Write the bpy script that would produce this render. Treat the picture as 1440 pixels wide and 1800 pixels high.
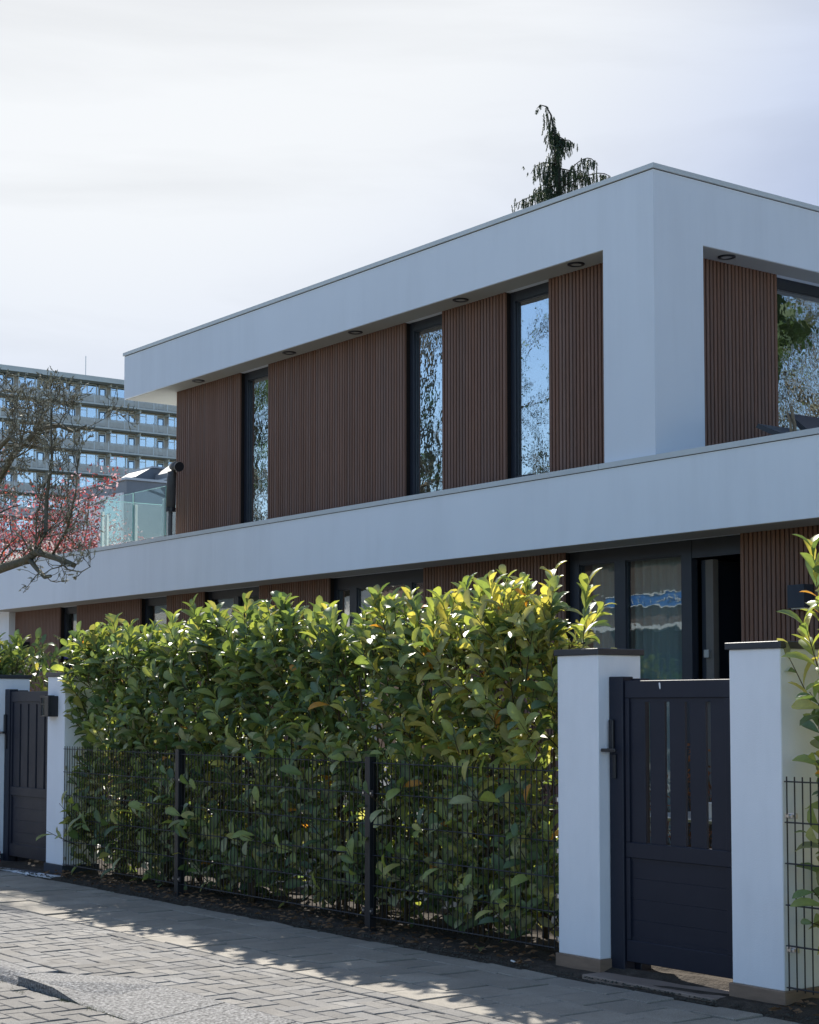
import bpy, math, random
import numpy as np
from mathutils import Vector, Matrix, Euler

R = math.radians
scene = bpy.context.scene
for o in list(bpy.data.objects):
    bpy.data.objects.remove(o, do_unlink=True)
COL = scene.collection

# ------------------------------------------------------------------ camera
PITCH = math.atan(182 / 2990.0)
PSI = R(36.67)
cam = bpy.data.cameras.new('camera')
cam.sensor_fit = 'VERTICAL'
cam.sensor_height = 36.0
cam.lens = 2990 / 1800 * 36
cam.shift_y = 161 / 1800
cam.clip_start = 0.1
cam.clip_end = 3000
camo = bpy.data.objects.new('camera', cam)
COL.objects.link(camo)
camo.location = (0, 0, 1.5)
camo.rotation_euler = (math.pi / 2 + PITCH, 0, math.pi / 2 - PSI)
scene.camera = camo

# ------------------------------------------------------------------ light
SUN = Vector((-2.3, 1.0, 1.85)).normalized()
SUN_EL = math.asin(SUN.z)
SUN_ROT = math.atan2(SUN.x, SUN.y)
world = bpy.data.worlds.new('World')
scene.world = world
world.use_nodes = True
wn = world.node_tree
wn.nodes.clear()


def wnode(t, **k):
    n = wn.nodes.new(t)
    for a, b in k.items():
        setattr(n, a, b)
    return n


sky = wnode('ShaderNodeTexSky', sky_type='NISHITA', sun_disc=False)
sky.sun_elevation = SUN_EL
sky.sun_rotation = SUN_ROT
sky.altitude = 0
sky.air_density = 1.0
sky.dust_density = 0.5
sky.ozone_density = 3.5
tc = wnode('ShaderNodeTexCoord')
mp = wnode('ShaderNodeMapping')
mp.inputs['Scale'].default_value = (1.3, 1.3, 7.0)
mp.inputs['Rotation'].default_value = (0.1, 0.12, 0.6)
cn = wnode('ShaderNodeTexNoise')
cn.inputs['Scale'].default_value = 1.7
cn.inputs['Detail'].default_value = 6
cn.inputs['Roughness'].default_value = 0.55
cn.inputs['Distortion'].default_value = 0.6
cr = wnode('ShaderNodeValToRGB')
cr.color_ramp.elements[0].position = 0.34
cr.color_ramp.elements[0].color = (0.84, 0.84, 0.84, 1)
cr.color_ramp.elements[1].position = 0.62
cr.color_ramp.elements[1].color = (1, 1, 1, 1)
# a thin veil of high cloud: even white radiance, densest round the sun where it
# scatters forward, thinning out to clear blue on the far side of the sky
mixc = wnode('ShaderNodeMix', data_type='RGBA')
vc = wnode('ShaderNodeMix', data_type='RGBA')
vc.inputs[6].default_value = (2.3, 2.65, 3.55, 1)
vc.inputs[7].default_value = (3.9, 3.95, 3.97, 1)
vg = wnode('ShaderNodeMapRange', interpolation_type='SMOOTHSTEP')
vg.inputs[1].default_value = 0.84
vg.inputs[2].default_value = 0.95
vsc = wnode('ShaderNodeVectorMath', operation='SCALE')
dt = wnode('ShaderNodeVectorMath', operation='DOT_PRODUCT')
dt.inputs[1].default_value = SUN
vr = wnode('ShaderNodeMapRange', interpolation_type='SMOOTHSTEP')
vr.inputs[1].default_value = 0.48
vr.inputs[2].default_value = 0.84
vr.inputs[3].default_value = 0.0
vr.inputs[4].default_value = 0.97
fac = wnode('ShaderNodeMath', operation='MULTIPLY')
fac.use_clamp = True
bg = wnode('ShaderNodeBackground')
bg.inputs['Strength'].default_value = 0.078
wo = wnode('ShaderNodeOutputWorld')
L = wn.links.new
L(tc.outputs['Generated'], mp.inputs['Vector'])
L(mp.outputs[0], cn.inputs['Vector'])
L(cn.outputs['Fac'], cr.inputs[0])
L(tc.outputs['Generated'], dt.inputs[0])
L(dt.outputs['Value'], vr.inputs[0])
L(dt.outputs['Value'], vg.inputs[0])
L(vg.outputs[0], vc.inputs['Factor'])
L(vc.outputs[2], vsc.inputs[0])
L(cr.outputs[0], vsc.inputs['Scale'])
L(vsc.outputs[0], mixc.inputs[7])
fac.inputs[0].default_value = 0.98
L(vr.outputs[0], fac.inputs[1])
L(fac.outputs[0], mixc.inputs['Factor'])
L(sky.outputs[0], mixc.inputs[6])
L(mixc.outputs[2], bg.inputs['Color'])
L(bg.outputs[0], wo.inputs[0])

sl = bpy.data.lights.new('sun', 'SUN')
sl.energy = 3.0
sl.angle = R(0.6)
sl.color = (1.0, 0.95, 0.87)
so = bpy.data.objects.new('sun', sl)
COL.objects.link(so)
so.location = (-40, 18, 32)
so.rotation_euler = (-SUN).to_track_quat('-Z', 'Y').to_euler()

vs = scene.view_settings
vs.view_transform = 'Standard'
vs.look = 'None'
vs.exposure = 1.56
vs.gamma = 1.0
vs.use_curve_mapping = False
scene.render.engine = 'CYCLES'
scene.cycles.max_bounces = 8
scene.cycles.transparent_max_bounces = 16


# ------------------------------------------------------------------ materials
def new_mat(name):
    m = bpy.data.materials.new(name)
    m.use_nodes = True
    nt = m.node_tree
    p = nt.nodes['Principled BSDF']
    return m, nt, p


def mat(name, col, rough=0.6, spec=0.5, noise=0.0, nscale=8.0, bump=0.0, bscale=60.0,
        metallic=0.0, objvar=0.0, col2=None, stretch=(1, 1, 1), detail=4.0, speck=0.0, hue=0.0):
    """procedural surface: base colour broken up by noise, optional second
    tone, per-object variation, speckle and fine relief"""
    m, nt, p = new_mat(name)
    N = nt.nodes.new
    K = nt.links.new
    p.inputs['Base Color'].default_value = (*col, 1)
    p.inputs['Roughness'].default_value = rough
    p.inputs['Specular IOR Level'].default_value = spec
    p.inputs['Metallic'].default_value = metallic
    geo = N('ShaderNodeNewGeometry')
    mpn = N('ShaderNodeMapping')
    mpn.inputs['Scale'].default_value = stretch
    K(geo.outputs['Position'], mpn.inputs['Vector'])
    out = None
    if noise > 0 or col2 is not None:
        n = N('ShaderNodeTexNoise')
        n.inputs['Scale'].default_value = nscale
        n.inputs['Detail'].default_value = detail
        n.inputs['Roughness'].default_value = 0.6
        K(mpn.outputs[0], n.inputs['Vector'])
        mr = N('ShaderNodeMapRange')
        mr.inputs[1].default_value = 0.3
        mr.inputs[2].default_value = 0.7
        K(n.outputs['Fac'], mr.inputs[0])
        mx = N('ShaderNodeMix')
        mx.data_type = 'RGBA'
        c2 = col2 if col2 is not None else tuple(c * (1 - noise) for c in col)
        mx.inputs[6].default_value = (*col, 1)
        mx.inputs[7].default_value = (*c2, 1)
        K(mr.outputs[0], mx.inputs['Factor'])
        out = mx.outputs[2]
        rr = N('ShaderNodeMapRange')
        rr.inputs[3].default_value = max(0.02, rough - 0.08)
        rr.inputs[4].default_value = min(1, rough + 0.08)
        K(n.outputs['Fac'], rr.inputs[0])
        K(rr.outputs[0], p.inputs['Roughness'])
    if speck > 0:
        v = N('ShaderNodeTexNoise')
        v.inputs['Scale'].default_value = 260
        v.inputs['Detail'].default_value = 2
        K(geo.outputs['Position'], v.inputs['Vector'])
        mr2 = N('ShaderNodeMapRange')
        mr2.inputs[1].default_value = 0.35
        mr2.inputs[2].default_value = 0.65
        mr2.inputs[3].default_value = 1 - speck
        mr2.inputs[4].default_value = 1 + speck
        K(v.outputs['Fac'], mr2.inputs[0])
        vm = N('ShaderNodeVectorMath')
        vm.operation = 'SCALE'
        if out is None:
            vm.inputs[0].default_value = col
        else:
            K(out, vm.inputs[0])
        K(mr2.outputs[0], vm.inputs['Scale'])
        out = vm.outputs[0]
    if objvar > 0:
        oi = N('ShaderNodeObjectInfo')
        hs = N('ShaderNodeHueSaturation')
        mr3 = N('ShaderNodeMapRange')
        mr3.inputs[3].default_value = 1 - objvar
        mr3.inputs[4].default_value = 1 + objvar
        K(oi.outputs['Random'], mr3.inputs[0])
        K(mr3.outputs[0], hs.inputs['Value'])
        if hue > 0:
            wnz = N('ShaderNodeTexWhiteNoise')
            wnz.noise_dimensions = '1D'
            K(oi.outputs['Random'], wnz.inputs['W'])
            mr4 = N('ShaderNodeMapRange')
            mr4.inputs[3].default_value = 1 - hue
            mr4.inputs[4].default_value = 1 + hue
            K(wnz.outputs['Value'], mr4.inputs[0])
            K(mr4.outputs[0], hs.inputs['Saturation'])
        if out is None:
            hs.inputs['Color'].default_value = (*col, 1)
        else:
            K(out, hs.inputs['Color'])
        out = hs.outputs[0]
    if out is not None:
        K(out, p.inputs['Base Color'])
    if bump > 0:
        b = N('ShaderNodeTexNoise')
        b.inputs['Scale'].default_value = bscale
        b.inputs['Detail'].default_value = 4
        K(mpn.outputs[0], b.inputs['Vector'])
        bu = N('ShaderNodeBump')
        bu.inputs['Strength'].default_value = bump
        bu.inputs['Distance'].default_value = 0.01
        K(b.outputs['Fac'], bu.inputs['Height'])
        K(bu.outputs[0], p.inputs['Normal'])
    return m


def leaf_mat(name, trans=0.35, rough=0.32, tboost=(1.5, 1.35, 0.5), spec=0.5):
    """leaf: colour from the per-leaf tint attribute, glossy top, lets light through"""
    m, nt, p = new_mat(name)
    N = nt.nodes.new
    K = nt.links.new
    at = N('ShaderNodeAttribute')
    at.attribute_name = 'tint'
    geo = N('ShaderNodeNewGeometry')
    n = N('ShaderNodeTexNoise')
    n.inputs['Scale'].default_value = 45
    n.inputs['Detail'].default_value = 3
    K(geo.outputs['Position'], n.inputs['Vector'])
    mr = N('ShaderNodeMapRange')
    mr.inputs[3].default_value = 0.72
    mr.inputs[4].default_value = 1.28
    K(n.outputs['Fac'], mr.inputs[0])
    vm = N('ShaderNodeVectorMath')
    vm.operation = 'SCALE'
    K(at.outputs['Color'], vm.inputs[0])
    K(mr.outputs[0], vm.inputs['Scale'])
    K(vm.outputs[0], p.inputs['Base Color'])
    p.inputs['Roughness'].default_value = rough
    p.inputs['Specular IOR Level'].default_value = spec
    tr = N('ShaderNodeBsdfTranslucent')
    v2 = N('ShaderNodeVectorMath')
    v2.operation = 'MULTIPLY'
    v2.inputs[1].default_value = tboost
    K(vm.outputs[0], v2.inputs[0])
    K(v2.outputs[0], tr.inputs['Color'])
    mx = N('ShaderNodeMixShader')
    mx.inputs[0].default_value = trans
    K(p.outputs[0], mx.inputs[1])
    K(tr.outputs[0], mx.inputs[2])
    K(mx.outputs[0], nt.nodes['Material Output'].inputs['Surface'])
    return m


def glass_mat(name, base=0.3, tint=(0.8, 0.85, 0.85), wave=0.0, wscale=3.0, gcol=(0.92, 0.96, 1.0), k=0.7):
    m, nt, p = new_mat(name)
    N = nt.nodes.new
    K = nt.links.new
    nt.nodes.remove(p)
    tr = N('ShaderNodeBsdfTransparent')
    tr.inputs[0].default_value = (*tint, 1)
    gl = N('ShaderNodeBsdfGlossy')
    gl.inputs['Color'].default_value = (*gcol, 1)
    gl.inputs['Roughness'].default_value = 0.0
    lw = N('ShaderNodeLayerWeight')
    lw.inputs['Blend'].default_value = 0.5
    pw = N('ShaderNodeMath')
    pw.operation = 'POWER'
    pw.inputs[1].default_value = 3.5
    K(lw.outputs['Facing'], pw.inputs[0])
    ma = N('ShaderNodeMath')
    ma.operation = 'MULTIPLY_ADD'
    ma.inputs[1].default_value = k
    ma.inputs[2].default_value = base
    ma.use_clamp = True
    K(pw.outputs[0], ma.inputs[0])
    mx = N('ShaderNodeMixShader')
    K(ma.outputs[0], mx.inputs[0])
    K(tr.outputs[0], mx.inputs[1])
    K(gl.outputs[0], mx.inputs[2])
    K(mx.outputs[0], nt.nodes['Material Output'].inputs['Surface'])
    if wave > 0:
        geo = N('ShaderNodeNewGeometry')
        n = N('ShaderNodeTexNoise')
        n.inputs['Scale'].default_value = wscale
        n.inputs['Detail'].default_value = 2
        K(geo.outputs['Position'], n.inputs['Vector'])
        bu = N('ShaderNodeBump')
        bu.inputs['Strength'].default_value = wave
        bu.inputs['Distance'].default_value = 0.02
        K(n.outputs['Fac'], bu.inputs['Height'])
        K(bu.outputs[0], gl.inputs['Normal'])
    return m


def add_streaks(m, amount=0.10, sx=7.0, sz=0.22):
    """faint vertical rain streaks and patchy wear over a rendered wall"""
    nt = m.node_tree
    p = nt.nodes['Principled BSDF']
    src = p.inputs['Base Color'].links[0].from_socket
    N, K = nt.nodes.new, nt.links.new
    geo = N('ShaderNodeNewGeometry')
    mp_ = N('ShaderNodeMapping')
    mp_.inputs['Scale'].default_value = (sx, sx, sz)
    K(geo.outputs['Position'], mp_.inputs['Vector'])
    n1 = N('ShaderNodeTexNoise')
    n1.inputs['Scale'].default_value = 1.0
    n1.inputs['Detail'].default_value = 7
    n1.inputs['Roughness'].default_value = 0.65
    K(mp_.outputs[0], n1.inputs['Vector'])
    n2 = N('ShaderNodeTexNoise')
    n2.inputs['Scale'].default_value = 0.7
    n2.inputs['Detail'].default_value = 5
    K(geo.outputs['Position'], n2.inputs['Vector'])
    mu = N('ShaderNodeMath')
    mu.operation = 'MULTIPLY'
    K(n1.outputs['Fac'], mu.inputs[0])
    K(n2.outputs['Fac'], mu.inputs[1])
    mr = N('ShaderNodeMapRange')
    mr.inputs[1].default_value = 0.22
    mr.inputs[2].default_value = 0.45
    mr.inputs[3].default_value = 1.0
    mr.inputs[4].default_value = 1.0 - amount
    K(mu.outputs[0], mr.inputs[0])
    vm = N('ShaderNodeVectorMath')
    vm.operation = 'SCALE'
    K(src, vm.inputs[0])
    K(mr.outputs[0], vm.inputs['Scale'])
    K(vm.outputs[0], p.inputs['Base Color'])


M = {}
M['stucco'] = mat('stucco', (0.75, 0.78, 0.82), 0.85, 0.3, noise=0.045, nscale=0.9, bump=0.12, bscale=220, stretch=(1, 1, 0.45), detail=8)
M['ledge_stucco_lit'] = mat('ledge_stucco_lit', (0.83, 0.855, 0.88), 0.85, 0.3, noise=0.045, nscale=0.9, bump=0.12, bscale=220, stretch=(1, 1, 0.45), detail=8)  # house stucco made paler, light bounced off the street put into its colour
M['pillar_stucco_lit'] = mat('pillar_stucco_lit', (0.84, 0.86, 0.885), 0.85, 0.3, noise=0.07, nscale=2.2, bump=0.18, bscale=200, stretch=(1, 1, 0.6), detail=8)  # paler than the house wall to carry bounced street light in the colour
add_streaks(M['stucco'], 0.07, 4.0, 0.3)
add_streaks(M['ledge_stucco_lit'], 0.08, 4.0, 0.35)
add_streaks(M['pillar_stucco_lit'], 0.07, 8.0, 1.2)
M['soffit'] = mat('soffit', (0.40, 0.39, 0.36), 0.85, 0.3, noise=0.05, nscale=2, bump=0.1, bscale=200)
M['coping'] = mat('coping', (0.60, 0.62, 0.61), 0.45, 0.5, noise=0.10, nscale=1.5, detail=8)
M['slat'] = mat('slat', (0.200, 0.106, 0.073), 0.6, 0.35, noise=0.22, nscale=6, objvar=0.10, hue=0.10, stretch=(6, 6, 0.35), bump=0.15, bscale=40, detail=6)
M['backing'] = mat('backing', (0.018, 0.014, 0.013), 0.9, 0.2)
M['frame'] = mat('frame', (0.020, 0.024, 0.034), 0.42, 0.5, noise=0.15, nscale=4)
M['gate'] = mat('gate', (0.012, 0.016, 0.030), 0.5, 0.38, noise=0.16, nscale=5, bump=0.05, bscale=300, detail=6)
M['black_metal'] = mat('black_metal', (0.012, 0.013, 0.017), 0.4, 0.5)
M['fence_metal'] = mat('fence_metal', (0.012, 0.013, 0.016), 0.45, 0.5)
M['steel'] = mat('steel', (0.6, 0.6, 0.6), 0.3, 0.5, metallic=1.0)
M['steel_dull'] = mat('steel_dull', (0.42, 0.43, 0.42), 0.4, 0.5, metallic=0.8, noise=0.1, nscale=6)
M['plinth_brown'] = mat('plinth_brown', (0.27, 0.19, 0.135), 0.6, 0.4, noise=0.3, nscale=3.5, stretch=(1.5, 1.5, 9), bump=0.1, bscale=30, detail=8)
M['plinth_dark'] = mat('plinth_dark', (0.035, 0.043, 0.058), 0.6, 0.4, noise=0.2, nscale=5)
M['cap'] = mat('cap', (0.033, 0.037, 0.045), 0.42, 0.5, noise=0.2, nscale=6, bump=0.05, bscale=120)
M['tile'] = mat('tile', (0.345, 0.312, 0.262), 0.88, 0.25, noise=0.30, nscale=2.6, objvar=0.10, speck=0.32, bump=0.5, bscale=190, detail=9)
M['brick'] = mat('brick', (0.225, 0.214, 0.198), 0.9, 0.25, noise=0.22, nscale=3.0, objvar=0.17, hue=0.3, speck=0.38, bump=0.55, bscale=170, detail=9)
M['road'] = mat('road', (0.27, 0.262, 0.25), 0.9, 0.25, noise=0.25, nscale=3.0, speck=0.3, bump=0.5, bscale=60, detail=9)
M['aggregate'] = mat('aggregate', (0.33, 0.322, 0.31), 0.9, 0.25, col2=(0.055, 0.054, 0.052), nscale=60, detail=2, speck=0.4, bump=1.0, bscale=70)
M['joint'] = mat('joint', (0.045, 0.042, 0.036), 0.95, 0.1, noise=0.5, nscale=25, bump=0.5, bscale=90, col2=(0.08, 0.077, 0.062))
M['soil'] = mat('soil', (0.085, 0.07, 0.056), 0.95, 0.1, noise=0.5, nscale=14, bump=1.0, bscale=40, speck=0.4, detail=9)
M['litter'] = mat('litter', (0.24, 0.14, 0.075), 0.85, 0.2, noise=0.5, nscale=30)
M['garden'] = mat('garden', (0.36, 0.345, 0.31), 0.9, 0.2, noise=0.25, nscale=3, bump=0.3, bscale=60)
M['ground'] = mat('ground', (0.075, 0.085, 0.05), 0.95, 0.1, noise=0.4, nscale=0.2, detail=9)
M['threshold'] = mat('threshold', (0.30, 0.235, 0.19), 0.7, 0.3, noise=0.25, nscale=5, bump=0.15, bscale=90)
M['white_frame'] = mat('white_frame', (0.75, 0.76, 0.77), 0.5, 0.4, noise=0.05, nscale=2)
M['glass'] = glass_mat('glass', base=0.50, tint=(0.55, 0.6, 0.6), wave=0.015, wscale=9.0)
M['glass_wavy'] = glass_mat('glass_wavy', base=0.50, tint=(0.5, 0.56, 0.56), wave=0.04, wscale=9.0)
M['glass_low'] = glass_mat('glass_low', base=0.10, tint=(0.85, 0.92, 0.92), wave=0.02, wscale=5.0, k=0.9)
M['glass_rail'] = glass_mat('glass_rail', base=0.03, tint=(0.88, 0.95, 0.93), gcol=(1, 1, 1), k=0.22)
M['glass_edge'] = mat('glass_edge', (0.30, 0.55, 0.50), 0.2, 0.6)
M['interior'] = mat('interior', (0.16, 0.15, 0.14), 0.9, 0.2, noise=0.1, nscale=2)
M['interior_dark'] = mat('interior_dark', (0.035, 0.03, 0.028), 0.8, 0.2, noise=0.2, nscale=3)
M['curtain'] = mat('curtain', (0.36, 0.38, 0.36), 0.95, 0.1, noise=0.12, nscale=3, stretch=(20, 20, 0.4))
M['door_edge'] = mat('door_edge', (0.15, 0.13, 0.11), 0.6, 0.3, noise=0.1, nscale=4)
M['bark'] = mat('bark', (0.18, 0.15, 0.115), 0.95, 0.1, col2=(0.10, 0.10, 0.06), nscale=22, bump=0.8, bscale=60)
M['dark_bark'] = mat('dark_bark', (0.05, 0.045, 0.035), 0.95, 0.1, noise=0.3, nscale=20)
M['bud'] = mat('bud', (0.42, 0.39, 0.29), 0.7, 0.2, noise=0.3, nscale=40)
M['stem'] = mat('stem', (0.10, 0.075, 0.045), 0.85, 0.2, noise=0.4, nscale=25, bump=0.4, bscale=80)
M['leaf'] = leaf_mat('leaf', 0.38, 0.42, (1.65, 1.55, 0.7), 0.55)
M['petal'] = leaf_mat('petal', 0.4, 0.6, (1.3, 1.0, 1.0), 0.2)
M['conifer'] = leaf_mat('conifer', 0.2, 0.6, (1.2, 1.2, 0.7), 0.2)
M['far_leaf'] = leaf_mat('far_leaf', 0.35, 0.6, (1.4, 1.4, 0.6), 0.2)
M['apt_brick'] = mat('apt_brick', (0.50, 0.42, 0.35), 0.9, 0.2, noise=0.2, nscale=1.2, detail=8)
M['apt_concrete'] = mat('apt_concrete', (0.70, 0.68, 0.64), 0.9, 0.2, noise=0.2, nscale=0.5, detail=8)
M['apt_rail'] = mat('apt_rail', (0.66, 0.61, 0.55), 0.8, 0.2, noise=0.2, nscale=3)
M['apt_glass'] = glass_mat('apt_glass', base=0.48, tint=(0.6, 0.7, 0.8), wave=0.02, wscale=0.7)
M['apt_curtain'] = mat('apt_curtain', (0.62, 0.66, 0.68), 0.9, 0.1, objvar=0.45)
M['apt_door'] = mat('apt_door', (0.05, 0.09, 0.15), 0.5, 0.4, objvar=0.4)
M['brick_dark'] = mat('brick_dark', (0.16, 0.11, 0.085), 0.9, 0.2, noise=0.3, nscale=4, detail=8)
M['pale_render'] = mat('pale_render', (0.66, 0.62, 0.56), 0.9, 0.2, noise=0.15, nscale=1, detail=8)
M['sand_wall'] = mat('sand_wall', (0.62, 0.46, 0.30), 0.9, 0.2, noise=0.15, nscale=3)
M['zinc'] = mat('zinc', (0.17, 0.185, 0.21), 0.45, 0.5, noise=0.2, nscale=1.2, metallic=0.15, detail=8)
M['zinc_light'] = mat('zinc_light', (0.45, 0.47, 0.50), 0.4, 0.5, noise=0.15, nscale=1.2, metallic=0.2)
M['roof_tile'] = mat('roof_tile', (0.06, 0.06, 0.065), 0.7, 0.3, noise=0.3, nscale=5)
M['pipe'] = mat('pipe', (0.07, 0.072, 0.075), 0.5, 0.4, noise=0.15, nscale=6)
M['dry'] = mat('dry', (0.30, 0.23, 0.15), 0.9, 0.1, noise=0.4, nscale=30)
M['wicker'] = mat('wicker', (0.17, 0.14, 0.12), 0.8, 0.2, noise=0.4, nscale=40)
M['white_plastic'] = mat('white_plastic', (0.75, 0.75, 0.72), 0.4, 0.5)
M['red'] = mat('red', (0.45, 0.03, 0.03), 0.6, 0.3, noise=0.2, nscale=20)
M['blue'] = mat('blue', (0.02, 0.16, 0.50), 0.5, 0.4)
M['blue_pot'] = mat('blue_pot', (0.02, 0.03, 0.22), 0.3, 0.5)
M['van'] = mat('van', (0.7, 0.72, 0.74), 0.35, 0.5)
M['grass'] = mat('grass', (0.10, 0.12, 0.03), 0.8, 0.2, noise=0.4, nscale=30)
M['drip'] = mat('drip', (0.8, 0.8, 0.8), 0.6, 0.3)


# ------------------------------------------------------------------ builders
def tag(o, label=None, cat=None, group=None, kind=None):
    if label:
        o['label'] = label
    if cat:
        o['category'] = cat
    if group:
        o['group'] = group
    if kind:
        o['kind'] = kind
    return o


BASE = {}


def thing(name, loc, label, cat, group=None):
    o = bpy.data.objects.new(name, None)
    o.empty_display_size = 0.2
    COL.objects.link(o)
    o.location = loc
    BASE[o.name] = Vector(loc)
    return tag(o, label, cat, group)


def link_mesh(name, me, parent=None, loc=(0, 0, 0), base=None):
    o = bpy.data.objects.new(name, me)
    COL.objects.link(o)
    if parent is not None:
        o.parent = parent
        BASE[o.name] = (base if base is not None else BASE[parent.name])
    o.location = loc
    return o


class MB:
    def __init__(s):
        s.v = []
        s.f = []
        s.c = []

    def box(s, x0, x1, y0, y1, z0, z1, bev=0.0):
        n = len(s.v)
        if bev <= 0:
            for z in (z0, z1):
                s.v += [(x0, y0, z), (x1, y0, z), (x1, y1, z), (x0, y1, z)]
            for q in ((0, 3, 2, 1), (4, 5, 6, 7), (0, 1, 5, 4), (1, 2, 6, 5), (2, 3, 7, 6), (3, 0, 4, 7)):
                s.f.append(tuple(n + i for i in q))
        else:
            b = bev
            rings = [(z0, b), (z0 + b, 0), (z1 - b, 0), (z1, b)]
            k = []
            for z, i in rings:
                st = len(s.v)
                if i == 0:
                    pts = [(x0 + b, y0), (x1 - b, y0), (x1, y0 + b), (x1, y1 - b), (x1 - b, y1), (x0 + b, y1), (x0, y1 - b), (x0, y0 + b)]
                else:
                    pts = [(x0 + b, y0 + b), (x1 - b, y0 + b), (x1 - b, y0 + b), (x1 - b, y1 - b), (x1 - b, y1 - b), (x0 + b, y1 - b), (x0 + b, y1 - b), (x0 + b, y0 + b)]
                    pts = [pts[0], pts[1], pts[3], pts[5]]
                s.v += [(px, py, z) for px, py in pts]
                k.append((st, len(pts)))
            a = k[0][0]
            s.f.append((a + 3, a + 2, a + 1, a))
            a = k[3][0]
            s.f.append((a, a + 1, a + 2, a + 3))
            p, q = k[1][0], k[2][0]
            for i in range(8):
                j = (i + 1) % 8
                s.f.append((p + i, p + j, q + j, q + i))
            for lo, (r4, r8, flip) in enumerate(((k[0][0], k[1][0], True), (k[3][0], k[2][0], False))):
                for i in range(4):
                    a4, b4 = r4 + i, r4 + (i + 1) % 4
                    e0, e1 = r8 + 2 * i, r8 + 2 * i + 1
                    quad = (a4, b4, e1, e0)
                    tri = (b4, r8 + (2 * i + 2) % 8, e1)
                    if flip:
                        s.f.append(quad)
                        s.f.append(tri)
                    else:
                        s.f.append(quad[::-1])
                        s.f.append(tri[::-1])
        return s

    def poly_prism(s, pts, y0, y1, axis='Y'):
        """extrude polygon pts (a,b) between y0 and y1 along axis"""
        n = len(s.v)
        k = len(pts)
        for y in (y0, y1):
            for a, b in pts:
                s.v.append({'Y': (a, y, b), 'X': (y, a, b), 'Z': (a, b, y)}[axis])
        s.f.append(tuple(n + i for i in range(k)))
        s.f.append(tuple(n + k + i for i in reversed(range(k))))
        for i in range(k):
            j = (i + 1) % k
            s.f.append((n + i, n + k + i, n + k + j, n + j))
        return s

    def tube(s, pts, rad, n=6, cap=True):
        pts = [Vector(p) for p in pts]
        st = len(s.v)
        up = Vector((0, 0, 1))
        for i, p in enumerate(pts):
            a = pts[max(i - 1, 0)]
            b = pts[min(i + 1, len(pts) - 1)]
            d = (b - a)
            if d.length < 1e-9:
                d = Vector((0, 0, 1))
            d.normalize()
            ref = Vector((1, 0, 0)) if abs(d.z) > 0.9 else up
            u = d.cross(ref).normalized()
            w = d.cross(u)
            r = rad[i] if hasattr(rad, '__len__') else rad
            for k in range(n):
                t = 2 * math.pi * k / n
                s.v.append(tuple(p + u * (r * math.cos(t)) + w * (r * math.sin(t))))
        for i in range(len(pts) - 1):
            for k in range(n):
                a = st + i * n + k
                b = st + i * n + (k + 1) % n
                s.f.append((a, b, b + n, a + n))
        if cap:
            s.f.append(tuple(st + k for k in range(n))[::-1])
            e = st + (len(pts) - 1) * n
            s.f.append(tuple(e + k for k in range(n)))
        return s

    def lathe(s, prof, c=(0, 0, 0), n=16):
        st = len(s.v)
        for r, z in prof:
            for k in range(n):
                t = 2 * math.pi * k / n
                s.v.append((c[0] + r * math.cos(t), c[1] + r * math.sin(t), c[2] + z))
        for i in range(len(prof) - 1):
            for k in range(n):
                a = st + i * n + k
                b = st + i * n + (k + 1) % n
                s.f.append((a, b, b + n, a + n))
        s.f.append(tuple(st + k for k in range(n))[::-1])
        e = st + (len(prof) - 1) * n
        s.f.append(tuple(e + k for k in range(n)))
        return s

    def quad(s, a, b, c, d):
        n = len(s.v)
        s.v += [tuple(a), tuple(b), tuple(c), tuple(d)]
        s.f.append((n, n + 1, n + 2, n + 3))
        return s

    def mesh(s, name, m, base=Vector((0, 0, 0)), smooth=False):
        me = bpy.data.meshes.new(name)
        bx, by, bz = base
        me.from_pydata([(x - bx, y - by, z - bz) for x, y, z in s.v], [], s.f)
        if smooth:
            me.polygons.foreach_set('use_smooth', [True] * len(me.polygons))
        me.materials.append(m)
        me.update()
        return me

    def build(s, name, m, parent=None, base=None, smooth=False):
        if parent is not None:
            b = BASE[parent.name]
            return link_mesh(name, s.mesh(name, m, b, smooth), parent, base=b)
        b = Vector(base) if base is not None else Vector((0, 0, 0))
        o = link_mesh(name, s.mesh(name, m, b, smooth))
        o.location = b
        BASE[o.name] = b
        return o


def np_mesh(name, V, F4, tint, m, smooth=False, F3=None):
    """mesh from numpy arrays with a per-vertex tint attribute"""
    me = bpy.data.meshes.new(name)
    V = np.asarray(V, np.float32)
    F4 = np.asarray(F4, np.int32).reshape(-1, 4) if F4 is not None and len(F4) else np.zeros((0, 4), np.int32)
    F3 = np.asarray(F3, np.int32).reshape(-1, 3) if F3 is not None and len(F3) else np.zeros((0, 3), np.int32)
    nl = F4.size + F3.size
    npol = len(F4) + len(F3)
    me.vertices.add(len(V))
    me.vertices.foreach_set('co', V.ravel())
    me.loops.add(nl)
    me.loops.foreach_set('vertex_index', np.concatenate([F4.ravel(), F3.ravel()]))
    me.polygons.add(npol)
    st = np.concatenate([np.arange(len(F4)) * 4, F4.size + np.arange(len(F3)) * 3]).astype(np.int32)
    me.polygons.foreach_set('loop_start', st)
    if tint is not None:
        a = me.attributes.new('tint', 'FLOAT_COLOR', 'POINT')
        t = np.ones((len(V), 4), np.float32)
        t[:, :3] = tint
        a.data.foreach_set('color', t.ravel())
    if smooth:
        me.polygons.foreach_set('use_smooth', np.ones(npol, bool))
    me.materials.append(m)
    me.update(calc_edges=True)
    me.validate()
    return me


rng = np.random.default_rng(7)
rnd = random.Random(11)

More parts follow.
